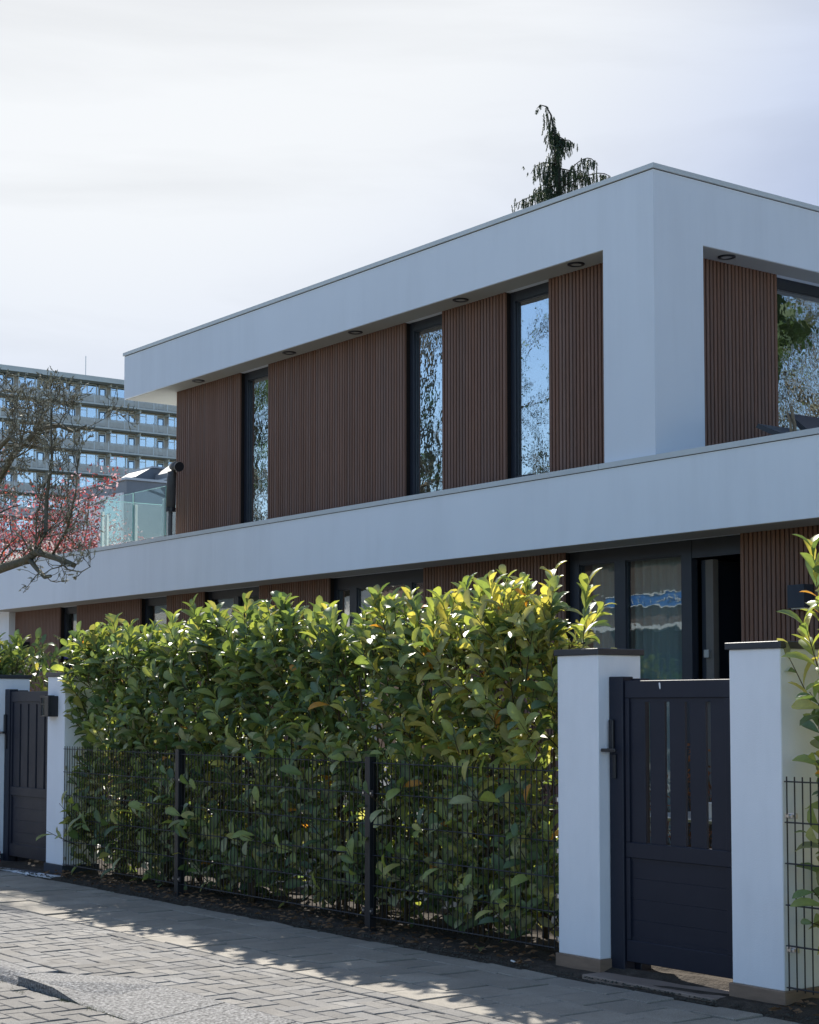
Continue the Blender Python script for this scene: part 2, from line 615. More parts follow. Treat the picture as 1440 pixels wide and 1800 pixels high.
# ------------------------------------------------------------------ ground, street, pavement
m = MB()
m.quad((-900, -900, -0.2), (900, -900, -0.2), (900, 900, -0.2), (-900, 900, -0.2))
tag(m.build('ground', M['ground']), kind='structure')
m = MB().box(-60, 30, -6.5, 4.0, -0.19, -0.062)
street = tag(m.build('street', M['joint'], base=(0, 0, -0.19)), kind='structure')
m = MB()
for x0, x1, y0, y1 in ((-60, 30, -6.5, 2.68), (-60, -12.1, 2.68, 3.985), (-3.9, 30, 2.68, 3.985)):
    m.quad((x0, y0, -0.05), (x1, y0, -0.05), (x1, y1, -0.05), (x0, y1, -0.05))
tag(m.build('road_surface', M['road'], base=(0, 0, -0.05)), kind='structure')
m = MB().box(-60, 30, 4.485, 6.42, -0.19, -0.03).box(-60, -9.05, 4.152, 4.485, -0.19, -0.03)
m.v += [(-9.05, 4.152, -0.19), (-8.56, 4.485, -0.19), (-9.05, 4.485, -0.19), (-9.05, 4.152, -0.024), (-8.56, 4.485, -0.024), (-9.05, 4.485, -0.024)]
m.f += [(16, 17, 18), (19, 20, 21), (16, 17, 20, 19)]
pavement = tag(m.build('pavement', M['joint'], base=(0, 0, -0.19)), kind='structure')
m = MB().box(-60, 30, -12, -6.5, -0.19, 0.0)
tag(m.build('far_pavement', M['tile'], base=(0, 0, -0.19)), kind='structure')


def paver(w, d, h=0.03, b=0.004):
    """stone block with slightly rounded arrises, top at z=0"""
    mb = MB()
    x, y = w / 2, d / 2
    mb.v = [(-x, -y, -h), (x, -y, -h), (x, y, -h), (-x, y, -h),
            (-x, -y, -b), (x, -y, -b), (x, y, -b), (-x, y, -b),
            (-x + b, -y + b, 0), (x - b, -y + b, 0), (x - b, y - b, 0), (-x + b, y - b, 0)]
    mb.f = [(0, 1, 5, 4), (1, 2, 6, 5), (2, 3, 7, 6), (3, 0, 4, 7),
            (4, 5, 9, 8), (5, 6, 10, 9), (6, 7, 11, 10), (7, 4, 8, 11), (8, 9, 10, 11)]
    return mb


PAV = {}


def paver_mesh(w, d, m_):
    k = (round(w, 3), round(d, 3), m_.name)
    if k not in PAV:
        PAV[k] = paver(k[0], k[1]).mesh('paver', m_)
    return PAV[k]


def lay(parent, name, rects, m_, ztop, limit=300, near=None, jit=0.0025):
    """lay stones; the nearest ones are objects, the rest one joined part"""
    base = BASE[parent.name]
    rects = sorted(rects, key=lambda r: near(r))
    rest = MB()
    for i, (cx_, cy_, w, d) in enumerate(rects):
        z = ztop + rnd.uniform(-jit, jit)
        if i < limit:
            o = link_mesh(name, paver_mesh(w, d, m_), parent, base=base)
            o.location = (cx_ - base.x, cy_ - base.y, z - base.z)
            o.rotation_euler = (rnd.gauss(0, 0.006), rnd.gauss(0, 0.012), rnd.gauss(0, 0.006))
        else:
            p = paver(w, d)
            n = len(rest.v)
            rest.v += [(x + cx_, y + cy_, zz + z) for x, y, zz in p.v]
            rest.f += [tuple(n + q for q in f) for f in p.f]
    if rest.v:
        tag(rest.build(name + '_field', m_, parent), kind='stuff')


def inframe_dist(r):
    x, y = r[0], r[1]
    d = math.hypot(x, y)
    f_ = (-0.802 * x + 0.597 * y)
    s_ = (0.597 * x + 0.802 * y)
    out = 0
    if f_ < 0.5 or abs(s_ / f_) > 0.26 or 1.5 / f_ > 0.262:
        out = 100
    return d + out


tiles = []
for row in range(4):
    yc = 5.30 + 0.30 * row + 0.15
    off = 0.0 if row % 2 == 0 else 0.15
    x = -24.0 + off
    while x < -1:
        h = 0.294 if row < 3 else 0.20
        tiles.append((x, yc if row < 3 else 6.30, 0.284, h - 0.004))
        x += 0.30
tiles = [t for t in tiles]
lay(pavement, 'paving_tile', tiles, M['tile'], 0.0, 220, inframe_dist, 0.004)


def herring(x0, x1, y0, y1, L_=0.21, W_=0.105, g=0.005):
    out = []
    n = int((x1 - x0) / W_) + 8
    k = int((y1 - y0) / W_) + 8
    for j in range(-6, k):
        for i in range(-6, n):
            # axis-aligned herringbone, cell grid of W_
            t = (i - j) % 4
            if t == 0:      # brick along X covering cells i,i+1
                a, b, c, d = i, i + 2, j, j + 1
            elif t == 3:    # brick along Y covering cells j,j+1
                a, b, c, d = i, i + 1, j, j + 2
            else:
                continue
            xa, xb, ya, yb = x0 + a * W_, x0 + b * W_, y0 + c * W_, y0 + d * W_
            xa, xb = max(xa, x0), min(xb, x1)
            ya, yb = max(ya, y0), min(yb, y1)
            if xb - xa < 0.03 or yb - ya < 0.03:
                continue
            out.append(((xa + xb) / 2, (ya + yb) / 2, round(xb - xa - g, 3), round(yb - ya - g, 3)))
    return out


bricks = herring(-18.0, -3.0, 4.27, 5.18)
x = -18.0
while x < -3:
    bricks.append((x, 5.24, 0.205, 0.10))
    if not (-8.55 < x):
        bricks.append((x, 4.21, 0.205, 0.10))
    x += 0.21
nb_ = []
for b in bricks:
    lo, hi = b[1] - b[3] / 2, b[1] + b[3] / 2
    if b[0] > -9.05 and lo < 4.16 + (b[0] + 9.05) * 0.62 and b[0] < -8.53:
        cut = min(4.49, 4.18 + (b[0] + 9.05) * 0.66)
        if hi < cut + 0.03:
            continue
        b = (b[0], (hi + cut) / 2, b[2], round(hi - cut, 3))
    elif b[0] > -8.53 and lo < 4.485:
        if hi < 4.52:
            continue
        b = (b[0], (hi + 4.485) / 2, b[2], round(hi - 4.485, 3))
    nb_.append(b)
bricks = nb_
lay(pavement, 'paving_brick', bricks, M['brick'], -0.001, 300, inframe_dist, 0.003)
sb = [(b[0], b[1], b[2], b[3]) for b in herring(-12.0, -4.0, 2.72, 3.98)]
lay(street, 'street_brick', sb, M['brick'], -0.05, 180, inframe_dist, 0.004)

# kerb: exposed-aggregate stones, a transition stone and ramp stones
kerb = MB()
kerb.box(-60, 30, 3.99, 4.10, -0.19, -0.07)
kerb = tag(kerb.build('kerb', M['joint'], base=(0, 0, -0.19)), kind='structure')


def kerb_stone(x0, x1):
    mb = MB()
    b = 0.004
    mb.poly_prism([(3.995, -0.08), (3.995, -0.058), (4.012, -0.034), (4.05, -0.006), (4.075, 0.002), (4.148, 0.002), (4.148, -0.08)], x0 + b, x1 - b, 'X')
    return mb.build('kerb_stone', M['aggregate'], kerb)


for k in range(12):
    kerb_stone(-9.05 - 1.0 * (k + 1), -9.05 - 1.0 * k)
tr = MB()
P = [(-9.045, 4.0, -0.004), (-9.045, 4.15, 0.002), (-8.56, 4.48, 0.002), (-8.24, 4.48, 0.0), (-8.24, 3.995, -0.052),
     (-8.62, 3.995, -0.012), (-8.84, 3.998, -0.002), (-8.52, 4.26, 0.003), (-8.30, 4.20, -0.026), (-8.50, 4.10, -0.022)]
P[5] = (-8.58, 3.995, -0.006)
P[9] = (-8.46, 4.12, -0.030)
P[8] = (-8.30, 4.22, -0.034)
tr.v = list(P) + [(-9.045, 4.0, -0.08), (-9.045, 4.15, -0.08), (-8.56, 4.48, -0.08), (-8.24, 4.48, -0.08), (-8.24, 3.995, -0.08)]
tr.f = [(0, 6, 7, 1), (1, 7, 2), (7, 3, 2), (6, 5, 9, 7), (7, 9, 8), (7, 8, 3), (8, 4, 3), (9, 4, 8), (9, 5, 4),
        (0, 10, 14, 4, 5, 6), (1, 11, 10, 0), (2, 12, 11, 1), (3, 13, 12, 2), (4, 14, 13, 3)]
tr.build('transition_stone', M['aggregate'], kerb)
for k in range(7):
    x0 = -8.235 + k * 0.66
    mb = MB()
    mb.poly_prism([(3.995, -0.085), (3.995, -0.055), (4.03, -0.047), (4.44, -0.003), (4.48, 0.001), (4.48, -0.085)], x0, x0 + 0.645, 'X')
    mb.build('ramp_stone', M['aggregate'], kerb)

# soil strip under the hedges and the garden beyond it
soil = MB()
NX, NY = 150, 14
gx = np.linspace(-40, 12, NX)
gy = np.linspace(6.42, 7.62, NY)
for j in range(NY):
    for i in range(NX):
        z = -0.012 + rnd.uniform(-0.004, 0.03) * (0.3 if j == 0 else 1) + 0.035 * math.sin(min(1, j / 4) * 1.57)
        soil.v.append((gx[i], gy[j], z if -16 < gx[i] < -4 else 0.0))
for j in range(NY - 1):
    for i in range(NX - 1):
        a = j * NX + i
        soil.f.append((a, a + 1, a + NX + 1, a + NX))
tag(soil.build('garden_soil', M['soil']), kind='structure')
m = MB().box(-60, 30, 7.60, 30, -0.19, 0.02)
tag(m.build('garden_terrace', M['garden'], base=(0, 0, -0.19)), kind='structure')

# ------------------------------------------------------------------ the house
YL, YU = 10.80, 10.85
XL, XR = -21.24, -10.865
ZS, ZR = 5.784, 6.385
house = thing('modern_house', (-15.0, 15.0, 0.0), 'white two-storey modern house with flat roofs and brown slatted cladding', 'house')
M_ = M['stucco']
# roof slab and corner column
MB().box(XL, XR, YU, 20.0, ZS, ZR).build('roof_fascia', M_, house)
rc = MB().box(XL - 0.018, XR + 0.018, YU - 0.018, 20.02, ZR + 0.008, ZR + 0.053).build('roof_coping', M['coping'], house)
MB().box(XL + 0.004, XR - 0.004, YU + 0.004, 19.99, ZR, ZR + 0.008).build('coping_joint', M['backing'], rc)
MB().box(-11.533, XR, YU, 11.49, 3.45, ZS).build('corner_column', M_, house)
MB().box(XL + 0.02, -11.535, YU + 0.02, 11.155, ZS - 0.004, ZS).build('soffit', M['soffit'], house)
MB().box(XL + 0.02, -20.31, 11.155, 19.9, ZS - 0.004, ZS).build('soffit', M['soffit'], house)
MB().box(-11.165, XR - 0.02, 11.492, 19.9, ZS - 0.004, ZS).build('soffit', M['soffit'], house)
MB().box(-25.75, -5.2, YL + 0.02, 11.245, 3.026, 3.03).build('soffit', M['soffit'], house)
# terrace slab with its deep white ledge
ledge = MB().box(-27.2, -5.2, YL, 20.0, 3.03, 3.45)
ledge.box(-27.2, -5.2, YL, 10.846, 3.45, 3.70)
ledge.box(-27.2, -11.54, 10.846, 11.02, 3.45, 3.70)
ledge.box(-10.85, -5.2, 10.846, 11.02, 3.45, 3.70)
ledge = ledge.build('terrace_ledge', M['ledge_stucco_lit'], house)
xs = [-27.22, -24.6, -21.55, -18.2, -14.86, -11.545, -8.2, -5.18]
for a, b in zip(xs[:-1], xs[1:]):
    yb = 11.04
    if a < -11.5 and b > -11.6 and a > -12:
        pass
    mb = MB()
    if a > -11.6 and a < -11.5:
        mb.box(a + 0.002, b - 0.002, YL - 0.016, 10.848, 3.706, 3.755)
        mb.box(-10.84, b - 0.002, 10.848, yb, 3.706, 3.755)
    else:
        mb.box(a + 0.002, b - 0.002, YL - 0.016, yb, 3.706, 3.755)
    mb.build('coping', M['coping'], ledge)
MB().box(-27.19, -5.21, YL + 0.003, 10.846, 3.70, 3.706).build('coping_joint', M['backing'], ledge)
MB().box(-21.0, -11.2, 11.10, 19.9, 3.45, 3.47).build('terrace_floor', M['garden'], house)
# masonry behind the cladding: back, side and inner walls close the rooms
wl = MB()
wl.box(-27.0, -25.76, 11.15, 20.0, 0.0, 3.03)
wl.box(-25.76, -5.3, 19.6, 20.0, 0.0, 3.03)
wl.box(-5.6, -5.3, 11.2, 19.6, 0.0, 3.03)
wl.box(-20.28, -20.0, 11.3, 19.6, 3.45, ZS)
wl.box(-20.28, -11.3, 19.6, 19.9, 3.45, ZS)
wl.box(-11.45, -11.3, 14.9, 19.6, 3.45, ZS)
wl.build('outer_wall', M_, house)
iw = MB()
iw.box(-25.7, -5.65, 15.2, 15.35, 0.02, 3.02)
iw.box(-19.95, -11.5, 15.2, 15.35, 3.48, ZS - 0.01)
for x in (-22.5, -17.3, -13.0, -9.3):
    iw.box(x, x + 0.1, 11.5, 15.2, 0.02, 3.02)
for x in (-16.4, -13.9):
    iw.box(x, x + 0.1, 11.5, 15.2, 3.48, ZS - 0.01)
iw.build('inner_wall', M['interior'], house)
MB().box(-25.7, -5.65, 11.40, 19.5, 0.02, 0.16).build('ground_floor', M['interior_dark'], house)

PITCHS = 0.0517


def cladding(axis, a0, a1, plane, z0, z1, joined=False, label=None):
    """panel of vertical slats; axis X: along X facing -Y; axis Y: along Y facing +X"""
    W, D = 0.036, 0.026
    if axis == 'X':
        back = MB().box(a0 + 0.004, a1 - 0.004, plane + D, plane + 0.20, z0, z1)
    else:
        back = MB().box(plane - 0.20, plane - D, a0 + 0.004, a1 - 0.004, z0, z1)
    pn = back.build('cladding_panel', M['backing'], house)
    n = int(round((a1 - a0 + 0.0157) / PITCHS))
    p = (a1 - a0 - W) / max(1, n - 1)
    base = BASE[house.name]
    key = ('slat', axis, round(z0, 2), round(z1, 2))
    if key not in PAV:
        mb = MB()
        if axis == 'X':
            mb.box(0, W, 0, D + 0.002, z0, z1, 0.0)
            mb.v = []
            mb.f = []
            c = 0.004
            mb.poly_prism([(0, D + .002), (0, c), (c, 0), (W - c, 0), (W, c), (W, D + .002)], z0, z1, 'Z')
        else:
            c = 0.004
            mb.poly_prism([(-D - .002, 0), (-c, 0), (0, c), (0, W - c), (-c, W), (-D - .002, W)], z0, z1, 'Z')
        PAV[key] = mb.mesh('slat', M['slat'])
    if joined:
        mb = MB()
        src = PAV[key]
        vv = [tuple(v.co) for v in src.vertices]
        ff = [tuple(q.vertices) for q in src.polygons]
        for i in range(n):
            k = len(mb.v)
            mb.v += [(x + a0 + i * p, y + plane, z) for x, y, z in vv]
            mb.f += [tuple(k + q for q in f) for f in ff]
        tag(mb.build('slat_field', M['slat'], pn), kind='stuff')
    else:
        for i in range(n):
            o = link_mesh('slat', PAV[key], pn, base=base)
            if axis == 'X':
                o.location = (a0 + i * p - base.x, plane - base.y, -base.z)
            else:
                o.location = (plane - base.x, a0 + i * p - base.y, -base.z)
    return pn


for a, b in ((-20.30, -18.64), (-17.953, -15.084), (-14.402, -13.34), (-12.66, -11.54)):
    cladding('X', a, b, 11.16, 3.46, ZS)
cladding('Y', 11.50, 12.86, -11.17, 3.46, ZS)
cladding('Y', 13.86, 14.85, -11.17, 3.46, ZS)
for a, b, j in ((-25.75, -24.10, True), (-23.50, -21.475, True), (-20.70, -19.69, False), (-18.29, -16.72, False), (-14.86, -12.555, False), (-10.235, -8.2, False)):
    cladding('X', a, b, 11.25, 0.05, 3.03, j)
MB().box(-8.2, -5.6, 11.28, 11.5, 0.0, 3.03).build('side_wall', M_, house)


def window(x0, x1, z0, z1, plane, gm, mull=(), fw=0.075, top=0.10, axis='X', name='window', depth=0.08, bot=0.10):
    mb = MB()

    def bx(mb_, a, b, q0, q1, c, d):
        if axis == 'X':
            mb_.box(a, b, plane + q0, plane + q1, c, d)
        else:
            mb_.box(plane - q1, plane - q0, a, b, c, d)
    bx(mb, x0, x0 + fw, 0, depth, z0, z1)
    bx(mb, x1 - fw, x1, 0, depth, z0, z1)
    bx(mb, x0 + fw, x1 - fw, 0.002, depth, z1 - top, z1)
    bx(mb, x0 + fw, x1 - fw, 0.002, depth, z0, z0 + bot)
    edges = [x0 + fw]
    for a, b in mull:
        bx(mb, a, b, 0.004, depth, z0 + bot, z1 - top)
        edges += [a, b]
    edges.append(x1 - fw)
    w = mb.build(name, M['frame'], house)
    for a, b in zip(edges[::2], edges[1::2]):
        pm = MB()
        bx(pm, a, b, 0.038, 0.046, z0 + bot, z1 - top)
        pm.build('pane', gm, w)
        # inner bead around each pane
        bd = MB()
        s = 0.012
        bx(bd, a, a + s, 0.018, 0.036, z0 + bot, z1 - top)
        bx(bd, b - s, b, 0.018, 0.036, z0 + bot, z1 - top)
        bx(bd, a + s, b - s, 0.020, 0.036, z1 - top - s, z1 - top)
        bd.build('glazing_bead', M['frame'], w)
    return w


for a, b, g in ((-18.64, -17.953, 'glass_wavy'), (-15.084, -14.402, 'glass_wavy'), (-13.34, -12.66, 'glass')):
    window(a + 0.003, b - 0.003, 3.47, ZS, 11.235, M[g])
window(12.863, 13.857, 3.47, ZS, -11.25, M['glass_wavy'], axis='Y', fw=0.06)
window(-24.10, -23.50, 0.1, 3.03, 11.33, M['glass_low'], name='glazed_door')
window(-21.475, -20.70, 0.1, 3.03, 11.33, M['glass_low'])
window(-19.69, -18.29, 0.1, 3.03, 11.33, M['glass_low'], mull=((-19.05, -18.93),))
window(-16.72, -14.86, 0.1, 3.03, 11.33, M['glass'], mull=((-16.40, -16.26), (-15.32, -15.18)), top=0.14)
window(-12.55, -10.90, 0.12, 3.03, 11.33, M['glass_low'], mull=((-11.92, -11.77),), fw=0.13, top=0.13, name='glazed_door')
# the front door stands open: header, its leaf swung inwards, dark hall behind
MB().box(-10.90, -10.238, 11.335, 11.41, 2.86, 3.03).build('door_header', M['frame'], house)
dl = MB().box(-10.86, -10.79, 11.42, 12.25, 0.17, 2.84).build('open_door', M['frame'], house)
MB().box(-10.792, -10.70, 11.40, 11.47, 0.17, 2.84).build('door_edge', M['door_edge'], dl)
MB().box(-10.80, -10.74, 11.375, 11.399, 1.95, 2.02).build('hinge', M['steel_dull'], dl)
MB().box(-10.80, -10.74, 11.375, 11.399, 1.55, 1.62).build('hinge', M['steel_dull'], dl)
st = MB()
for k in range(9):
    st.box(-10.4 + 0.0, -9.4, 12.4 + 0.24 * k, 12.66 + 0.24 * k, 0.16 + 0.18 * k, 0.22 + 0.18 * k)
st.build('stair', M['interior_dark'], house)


def curtain(x0, x1, y, z0, z1, amp=0.035, per=0.11):
    mb = MB()
    n = int((x1 - x0) / per * 10)
    for i in range(n + 1):
        x = x0 + (x1 - x0) * i / n
        yy = y + amp * math.sin(2 * math.pi * (x - x0) / per + 0.7 * math.sin(x * 5)) * (0.7 + 0.3 * math.sin(x * 9))
        mb.v += [(x, yy, z0), (x, yy, z1)]
    for i in range(n):
        mb.f.append((2 * i, 2 * i + 2, 2 * i + 3, 2 * i + 1))
    return mb.build('curtain', M['curtain'], house, smooth=True)


curtain(-12.42, -11.0, 11.50, 0.2, 2.95)
curtain(-16.6, -16.2, 11.62, 0.2, 2.9)
curtain(-15.25, -14.95, 11.62, 0.2, 2.9)


def downlight(x, y, z):
    mb = MB()
    n = 28
    for r, zz in ((0.085, 0.0), (0.085, -0.012), (0.078, -0.016), (0.058, -0.016), (0.052, -0.004)):
        for k in range(n):
            t = 2 * math.pi * k / n
            mb.v.append((x + r * math.cos(t), y + r * math.sin(t), z + zz))
    for i in range(4):
        for k in range(n):
            a = i * n + k
            b = i * n + (k + 1) % n
            mb.f.append((a, a + n, b + n, b))
    d = mb.build('downlight', M['black_metal'], house, smooth=False)
    MB().lathe([(0.054, -0.008), (0.054, -0.003)], (x, y, z), 20).build('diffuser', M['soffit'], d)


for x in (-19.40, -17.19, -15.79, -13.855, -12.055):
    downlight(x, 10.985, ZS)
downlight(-11.0, 11.955, ZS)

# dark wall lamp on the cladding by the front door, letter box at the far end
wlamp = thing('wall_lamp', (-9.5, 11.248, 2.33), 'dark square wall lamp on the brown cladding right of the open front door', 'wall lamp')
MB().box(-9.60, -9.42, 11.13, 11.249, 2.335, 2.53).build('lamp_body', M['plinth_dark'], wlamp)
MB().box(-9.58, -9.44, 11.15, 11.24, 2.325, 2.334).build('diffuser', M['white_plastic'], wlamp)
wl2 = thing('wall_lamp', (-25.3, 11.248, 2.32), 'small black box lamp on the far left end of the brown cladding', 'wall lamp')
MB().box(-25.44, -25.17, 11.12, 11.249, 2.32, 2.53).build('lamp_body', M['black_metal'], wl2)
MB().box(-25.42, -25.19, 11.14, 11.24, 2.31, 2.319).build('diffuser', M['white_plastic'], wl2)

# glass balustrade at the terrace's left end
bal = thing('glass_balustrade', (-21.2, 10.93, 3.755), 'frameless glass balustrade with steel posts on the terrace left of the house', 'balustrade')
for x0, x1 in ((-22.1, -21.10), (-21.06, -20.16)):
    g = MB().box(x0, x1, 10.925, 10.940, 3.80, 4.46).build('glass_panel', M['glass_rail'], bal)
    e = MB().box(x0, x1, 10.924, 10.941, 4.461, 4.466)
    e.box(x1 + 0.0005, x1 + 0.004, 10.924, 10.941, 3.80, 4.466)
    e.build('glass_edge', M['glass_edge'], g)
for x in (-22.09, -21.08, -20.25):
    MB().box(x - 0.024, x + 0.024, 10.941, 10.985, 3.756, 4.30, 0.005).build('post', M['steel_dull'], bal)
for y0, y1 in ((11.0, 12.2), (12.24, 13.4), (13.44, 14.6)):
    g = MB().box(-22.10, -22.085, y0, y1, 3.80, 4.46).build('glass_panel', M['glass_rail'], bal)
    MB().box(-22.101, -22.084, y0, y1, 4.461, 4.466).build('glass_edge', M['glass_edge'], g)
for y in (11.02, 12.22, 13.42, 14.56):
    MB().box(-22.084, -22.04, y - 0.02, y + 0.02, 3.45, 4.25, 0.005).build('post', M['steel_dull'], bal)
# bent dark flue pipe beside the cladding
pp = thing('flue_pipe', (-20.02, 10.95, 3.755), 'dark grey bent flue pipe standing at the left end of the upper cladding', 'pipe')
pts = [(-20.03, 10.93, 3.756), (-20.02, 10.93, 4.18), (-20.0, 10.93, 4.55), (-19.98, 10.93, 4.64), (-19.935, 10.92, 4.69), (-19.86, 10.91, 4.70), (-19.74, 10.89, 4.675)]
MB().tube(pts[:2], 0.028, 10).build('lower_tube', M['pipe'], pp, smooth=False)
MB().tube([(-20.02, 10.93, 4.12)] + pts[2:], 0.062, 14).build('upper_tube', M['pipe'], pp, smooth=True)
MB().tube([(-19.75, 10.892, 4.678), (-19.71, 10.887, 4.668)], 0.066, 14).build('collar', M['black_metal'], pp)
MB().tube([(-20.02, 10.93, 4.10), (-20.015, 10.93, 4.16)], 0.066, 14).build('collar', M['black_metal'], pp)

# ------------------------------------------------------------------ street front: pillars, gates, fence
def pillar(x0, x1, label, plinth, pz, zt=1.797, y0=6.60, y1=6.935):
    t = thing('gate_pillar', ((x0 + x1) / 2, (y0 + y1) / 2, 0.0), label, 'pillar', 'white pillars along the street front')
    MB().box(x0, x1, y0, y1, pz, zt, 0.004).build('shaft', M['pillar_stucco_lit'], t)
    p = 0.014
    MB().box(x0 - p, x1 + p, y0 - p, y1 + p, -0.02, pz, 0.003).build('plinth', plinth, t)
    MB().box(x0 - 0.016, x1 + 0.016, y0 - 0.016, y1 + 0.016, zt, zt + 0.036, 0.003).build('cap', M['cap'], t)
    return t


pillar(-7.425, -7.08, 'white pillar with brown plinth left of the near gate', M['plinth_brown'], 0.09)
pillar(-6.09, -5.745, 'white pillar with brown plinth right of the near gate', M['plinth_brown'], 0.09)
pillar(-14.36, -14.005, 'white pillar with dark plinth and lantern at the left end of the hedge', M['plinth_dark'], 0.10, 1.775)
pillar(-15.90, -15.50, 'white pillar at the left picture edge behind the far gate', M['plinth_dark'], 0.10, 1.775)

lan = thing('wall_lantern', (-14.23, 6.60, 1.41), 'black box lantern with glass on the white pillar left of the hedge', 'lantern')
MB().box(-14.215, -14.135, 6.50, 6.599, 1.415, 1.60, 0.004).build('housing', M['black_metal'], lan)
fr = MB()
fr.box(-14.325, -14.216, 6.505, 6.599, 1.585, 1.606)
fr.box(-14.318, -14.216, 6.510, 6.595, 1.415, 1.424)
fr.box(-14.318, -14.310, 6.510, 6.518, 1.424, 1.585)
fr.box(-14.318, -14.216, 6.510, 6.518, 1.522, 1.532)
fr.build('lamp_frame', M['black_metal'], lan)
MB().box(-14.308, -14.218, 6.520, 6.590, 1.426, 1.583).build('glass', M['glass_low'], lan)


def garden_gate(xl, xr, label, ypl=6.69, boards=None, cap_left=False):
    """metal gate leaf: posts, rails, upright boards above, flat planks below"""
    t = thing('garden_gate', ((xl + xr) / 2, ypl + 0.03, 0.0), label, 'gate', 'dark gates along the street front')
    g = M['gate']
    lx0, lx1 = xl + 0.12, xr - 0.022
    MB().box(xl + 0.004, xl + 0.114, ypl - 0.012, ypl + 0.075, -0.005, 1.672, 0.004).build('gate_post', g, t)
    MB().box(xl + 0.05, xl + 0.155, ypl + 0.078, ypl + 0.16, 0.03, 1.662, 0.004).build('gate_post', g, t)
    MB().box(xr - 0.075, xr - 0.004, ypl + 0.062, ypl + 0.15, 0.03, 1.70, 0.004).build('gate_post', g, t)
    cp = MB()
    cp.poly_prism([(xr - 0.115, 1.70), (xr - 0.115, 1.722), (xr - 0.04, 1.782), (xr - 0.003, 1.782), (xr - 0.003, 1.70)], ypl + 0.045, ypl + 0.165)
    cp.build('post_cap', g, t)
    zT, zt, zm1, zm0, zb1, zb0 = 1.648, 1.551, 0.747, 0.663, 0.207, 0.088
    sw = 0.03
    MB().box(lx0, lx1, ypl, ypl + 0.045, zt, zT, 0.003).build('top_rail', g, t)
    MB().box(lx0, lx1, ypl, ypl + 0.045, zm0, zm1, 0.003).build('middle_rail', g, t)
    MB().box(lx0, lx1, ypl, ypl + 0.045, zb0, zb1, 0.003).build('bottom_rail', g, t)
    for za, zb in ((zm1 + 0.001, zt - 0.001), (zb1 + 0.001, zm0 - 0.001)):
        MB().box(lx0, lx0 + sw, ypl + 0.001, ypl + 0.045, za, zb, 0.002).build('stile', g, t)
        MB().box(lx1 - sw - 0.065, lx1, ypl + 0.001, ypl + 0.045, za, zb, 0.002).build('stile', g, t)
    a0, a1 = lx0 + sw, lx1 - sw - 0.065
    for za, zb in ((zt - 0.022, zt), (zb1, zb1 + 0.022), (zm0 - 0.018, zm0)):
        MB().box(a0, a1, ypl + 0.012, ypl + 0.030, za, zb).build('inner_trim', g, t)
    n = 5
    w = (a1 - a0 - 4 * 0.037) / n
    for k in range(n):
        x = a0 + k * (w + 0.037)
        MB().box(x, x + w, ypl + 0.014, ypl + 0.034, zm1 - 0.01, zt + 0.01, 0.002).build('upright_board', g, t)
    hh = (zm0 - zb1) / 4
    for k in range(4):
        MB().box(a0 - 0.004, a1 + 0.004, ypl + 0.016, ypl + 0.032, zb1 + k * hh + 0.0004 - (0.006 if k == 0 else 0), zb1 + (k + 1) * hh - 0.0003, 0.0007).build('plank', g, t)
    # long handle plate with lever and lock
    hx = xl + 0.03
    h = MB().box(hx - 0.014, hx + 0.022, ypl - 0.030, ypl - 0.012, 1.245, 1.43, 0.004).build('handle_plate', M['black_metal'], t)
    lv = MB()
    lv.tube([(hx + 0.004, ypl - 0.03, 1.258), (hx + 0.004, ypl - 0.075, 1.258)], 0.010, 8)
    lv.box(hx - 0.02, hx + 0.095, ypl - 0.085, ypl - 0.066, 1.248, 1.268, 0.004)
    lv.build('lever', M['black_metal'], h)
    MB().box(hx + 0.012, hx + 0.036, ypl - 0.026, ypl - 0.012, 1.10, 1.235, 0.003).build('lock_plate', M['black_metal'], t)
    for z in (0.30, 1.45):
        MB().tube([(xr - 0.016, ypl + 0.03, z), (xr - 0.016, ypl + 0.03, z + 0.09)], 0.012, 8).build('hinge', M['black_metal'], t)
    return t


g1 = garden_gate(-7.08, -6.09, 'dark blue-grey garden gate between the two white pillars with brown plinths')
dr = MB()
dr.poly_prism([(-6.688, 1.632), (-6.682, 1.636), (-6.677, 1.628), (-6.676, 1.604), (-6.679, 1.598), (-6.684, 1.606)], 6.6865, 6.6895)
dr.build('white_smear', M['drip'], g1)
g2 = garden_gate(-15.50, -14.36, 'dark garden gate at the left picture edge beside the lantern pillar')
t = MB()
t.box(-7.078, -6.092, 6.46, 7.05, -0.03, 0.022, 0.004)
tag(t.build('threshold_slab', M['threshold'], base=(-6.58, 6.7, -0.03)), 'reddish-brown stone threshold slab under the near gate', 'threshold')
t = MB()
t.box(-15.49, -14.37, 6.50, 7.05, -0.03, 0.018, 0.004)
tag(t.build('threshold_slab', M['plinth_dark'], base=(-15, 6.7, -0.03)), 'dark stone threshold slab under the far left gate', 'threshold')
t = MB()
t.box(-15.6, -13.95, 6.455, 6.584, -0.02, 0.012, 0.003)
t.box(-15.6, -14.37, 6.43, 6.455, -0.02, 0.006, 0.003)
tag(t.build('edging_strip', M['white_frame'], base=(-14.8, 6.5, -0.02)), 'pale edging strip on the pavement before the far left gate', 'edging')

YF = 6.59


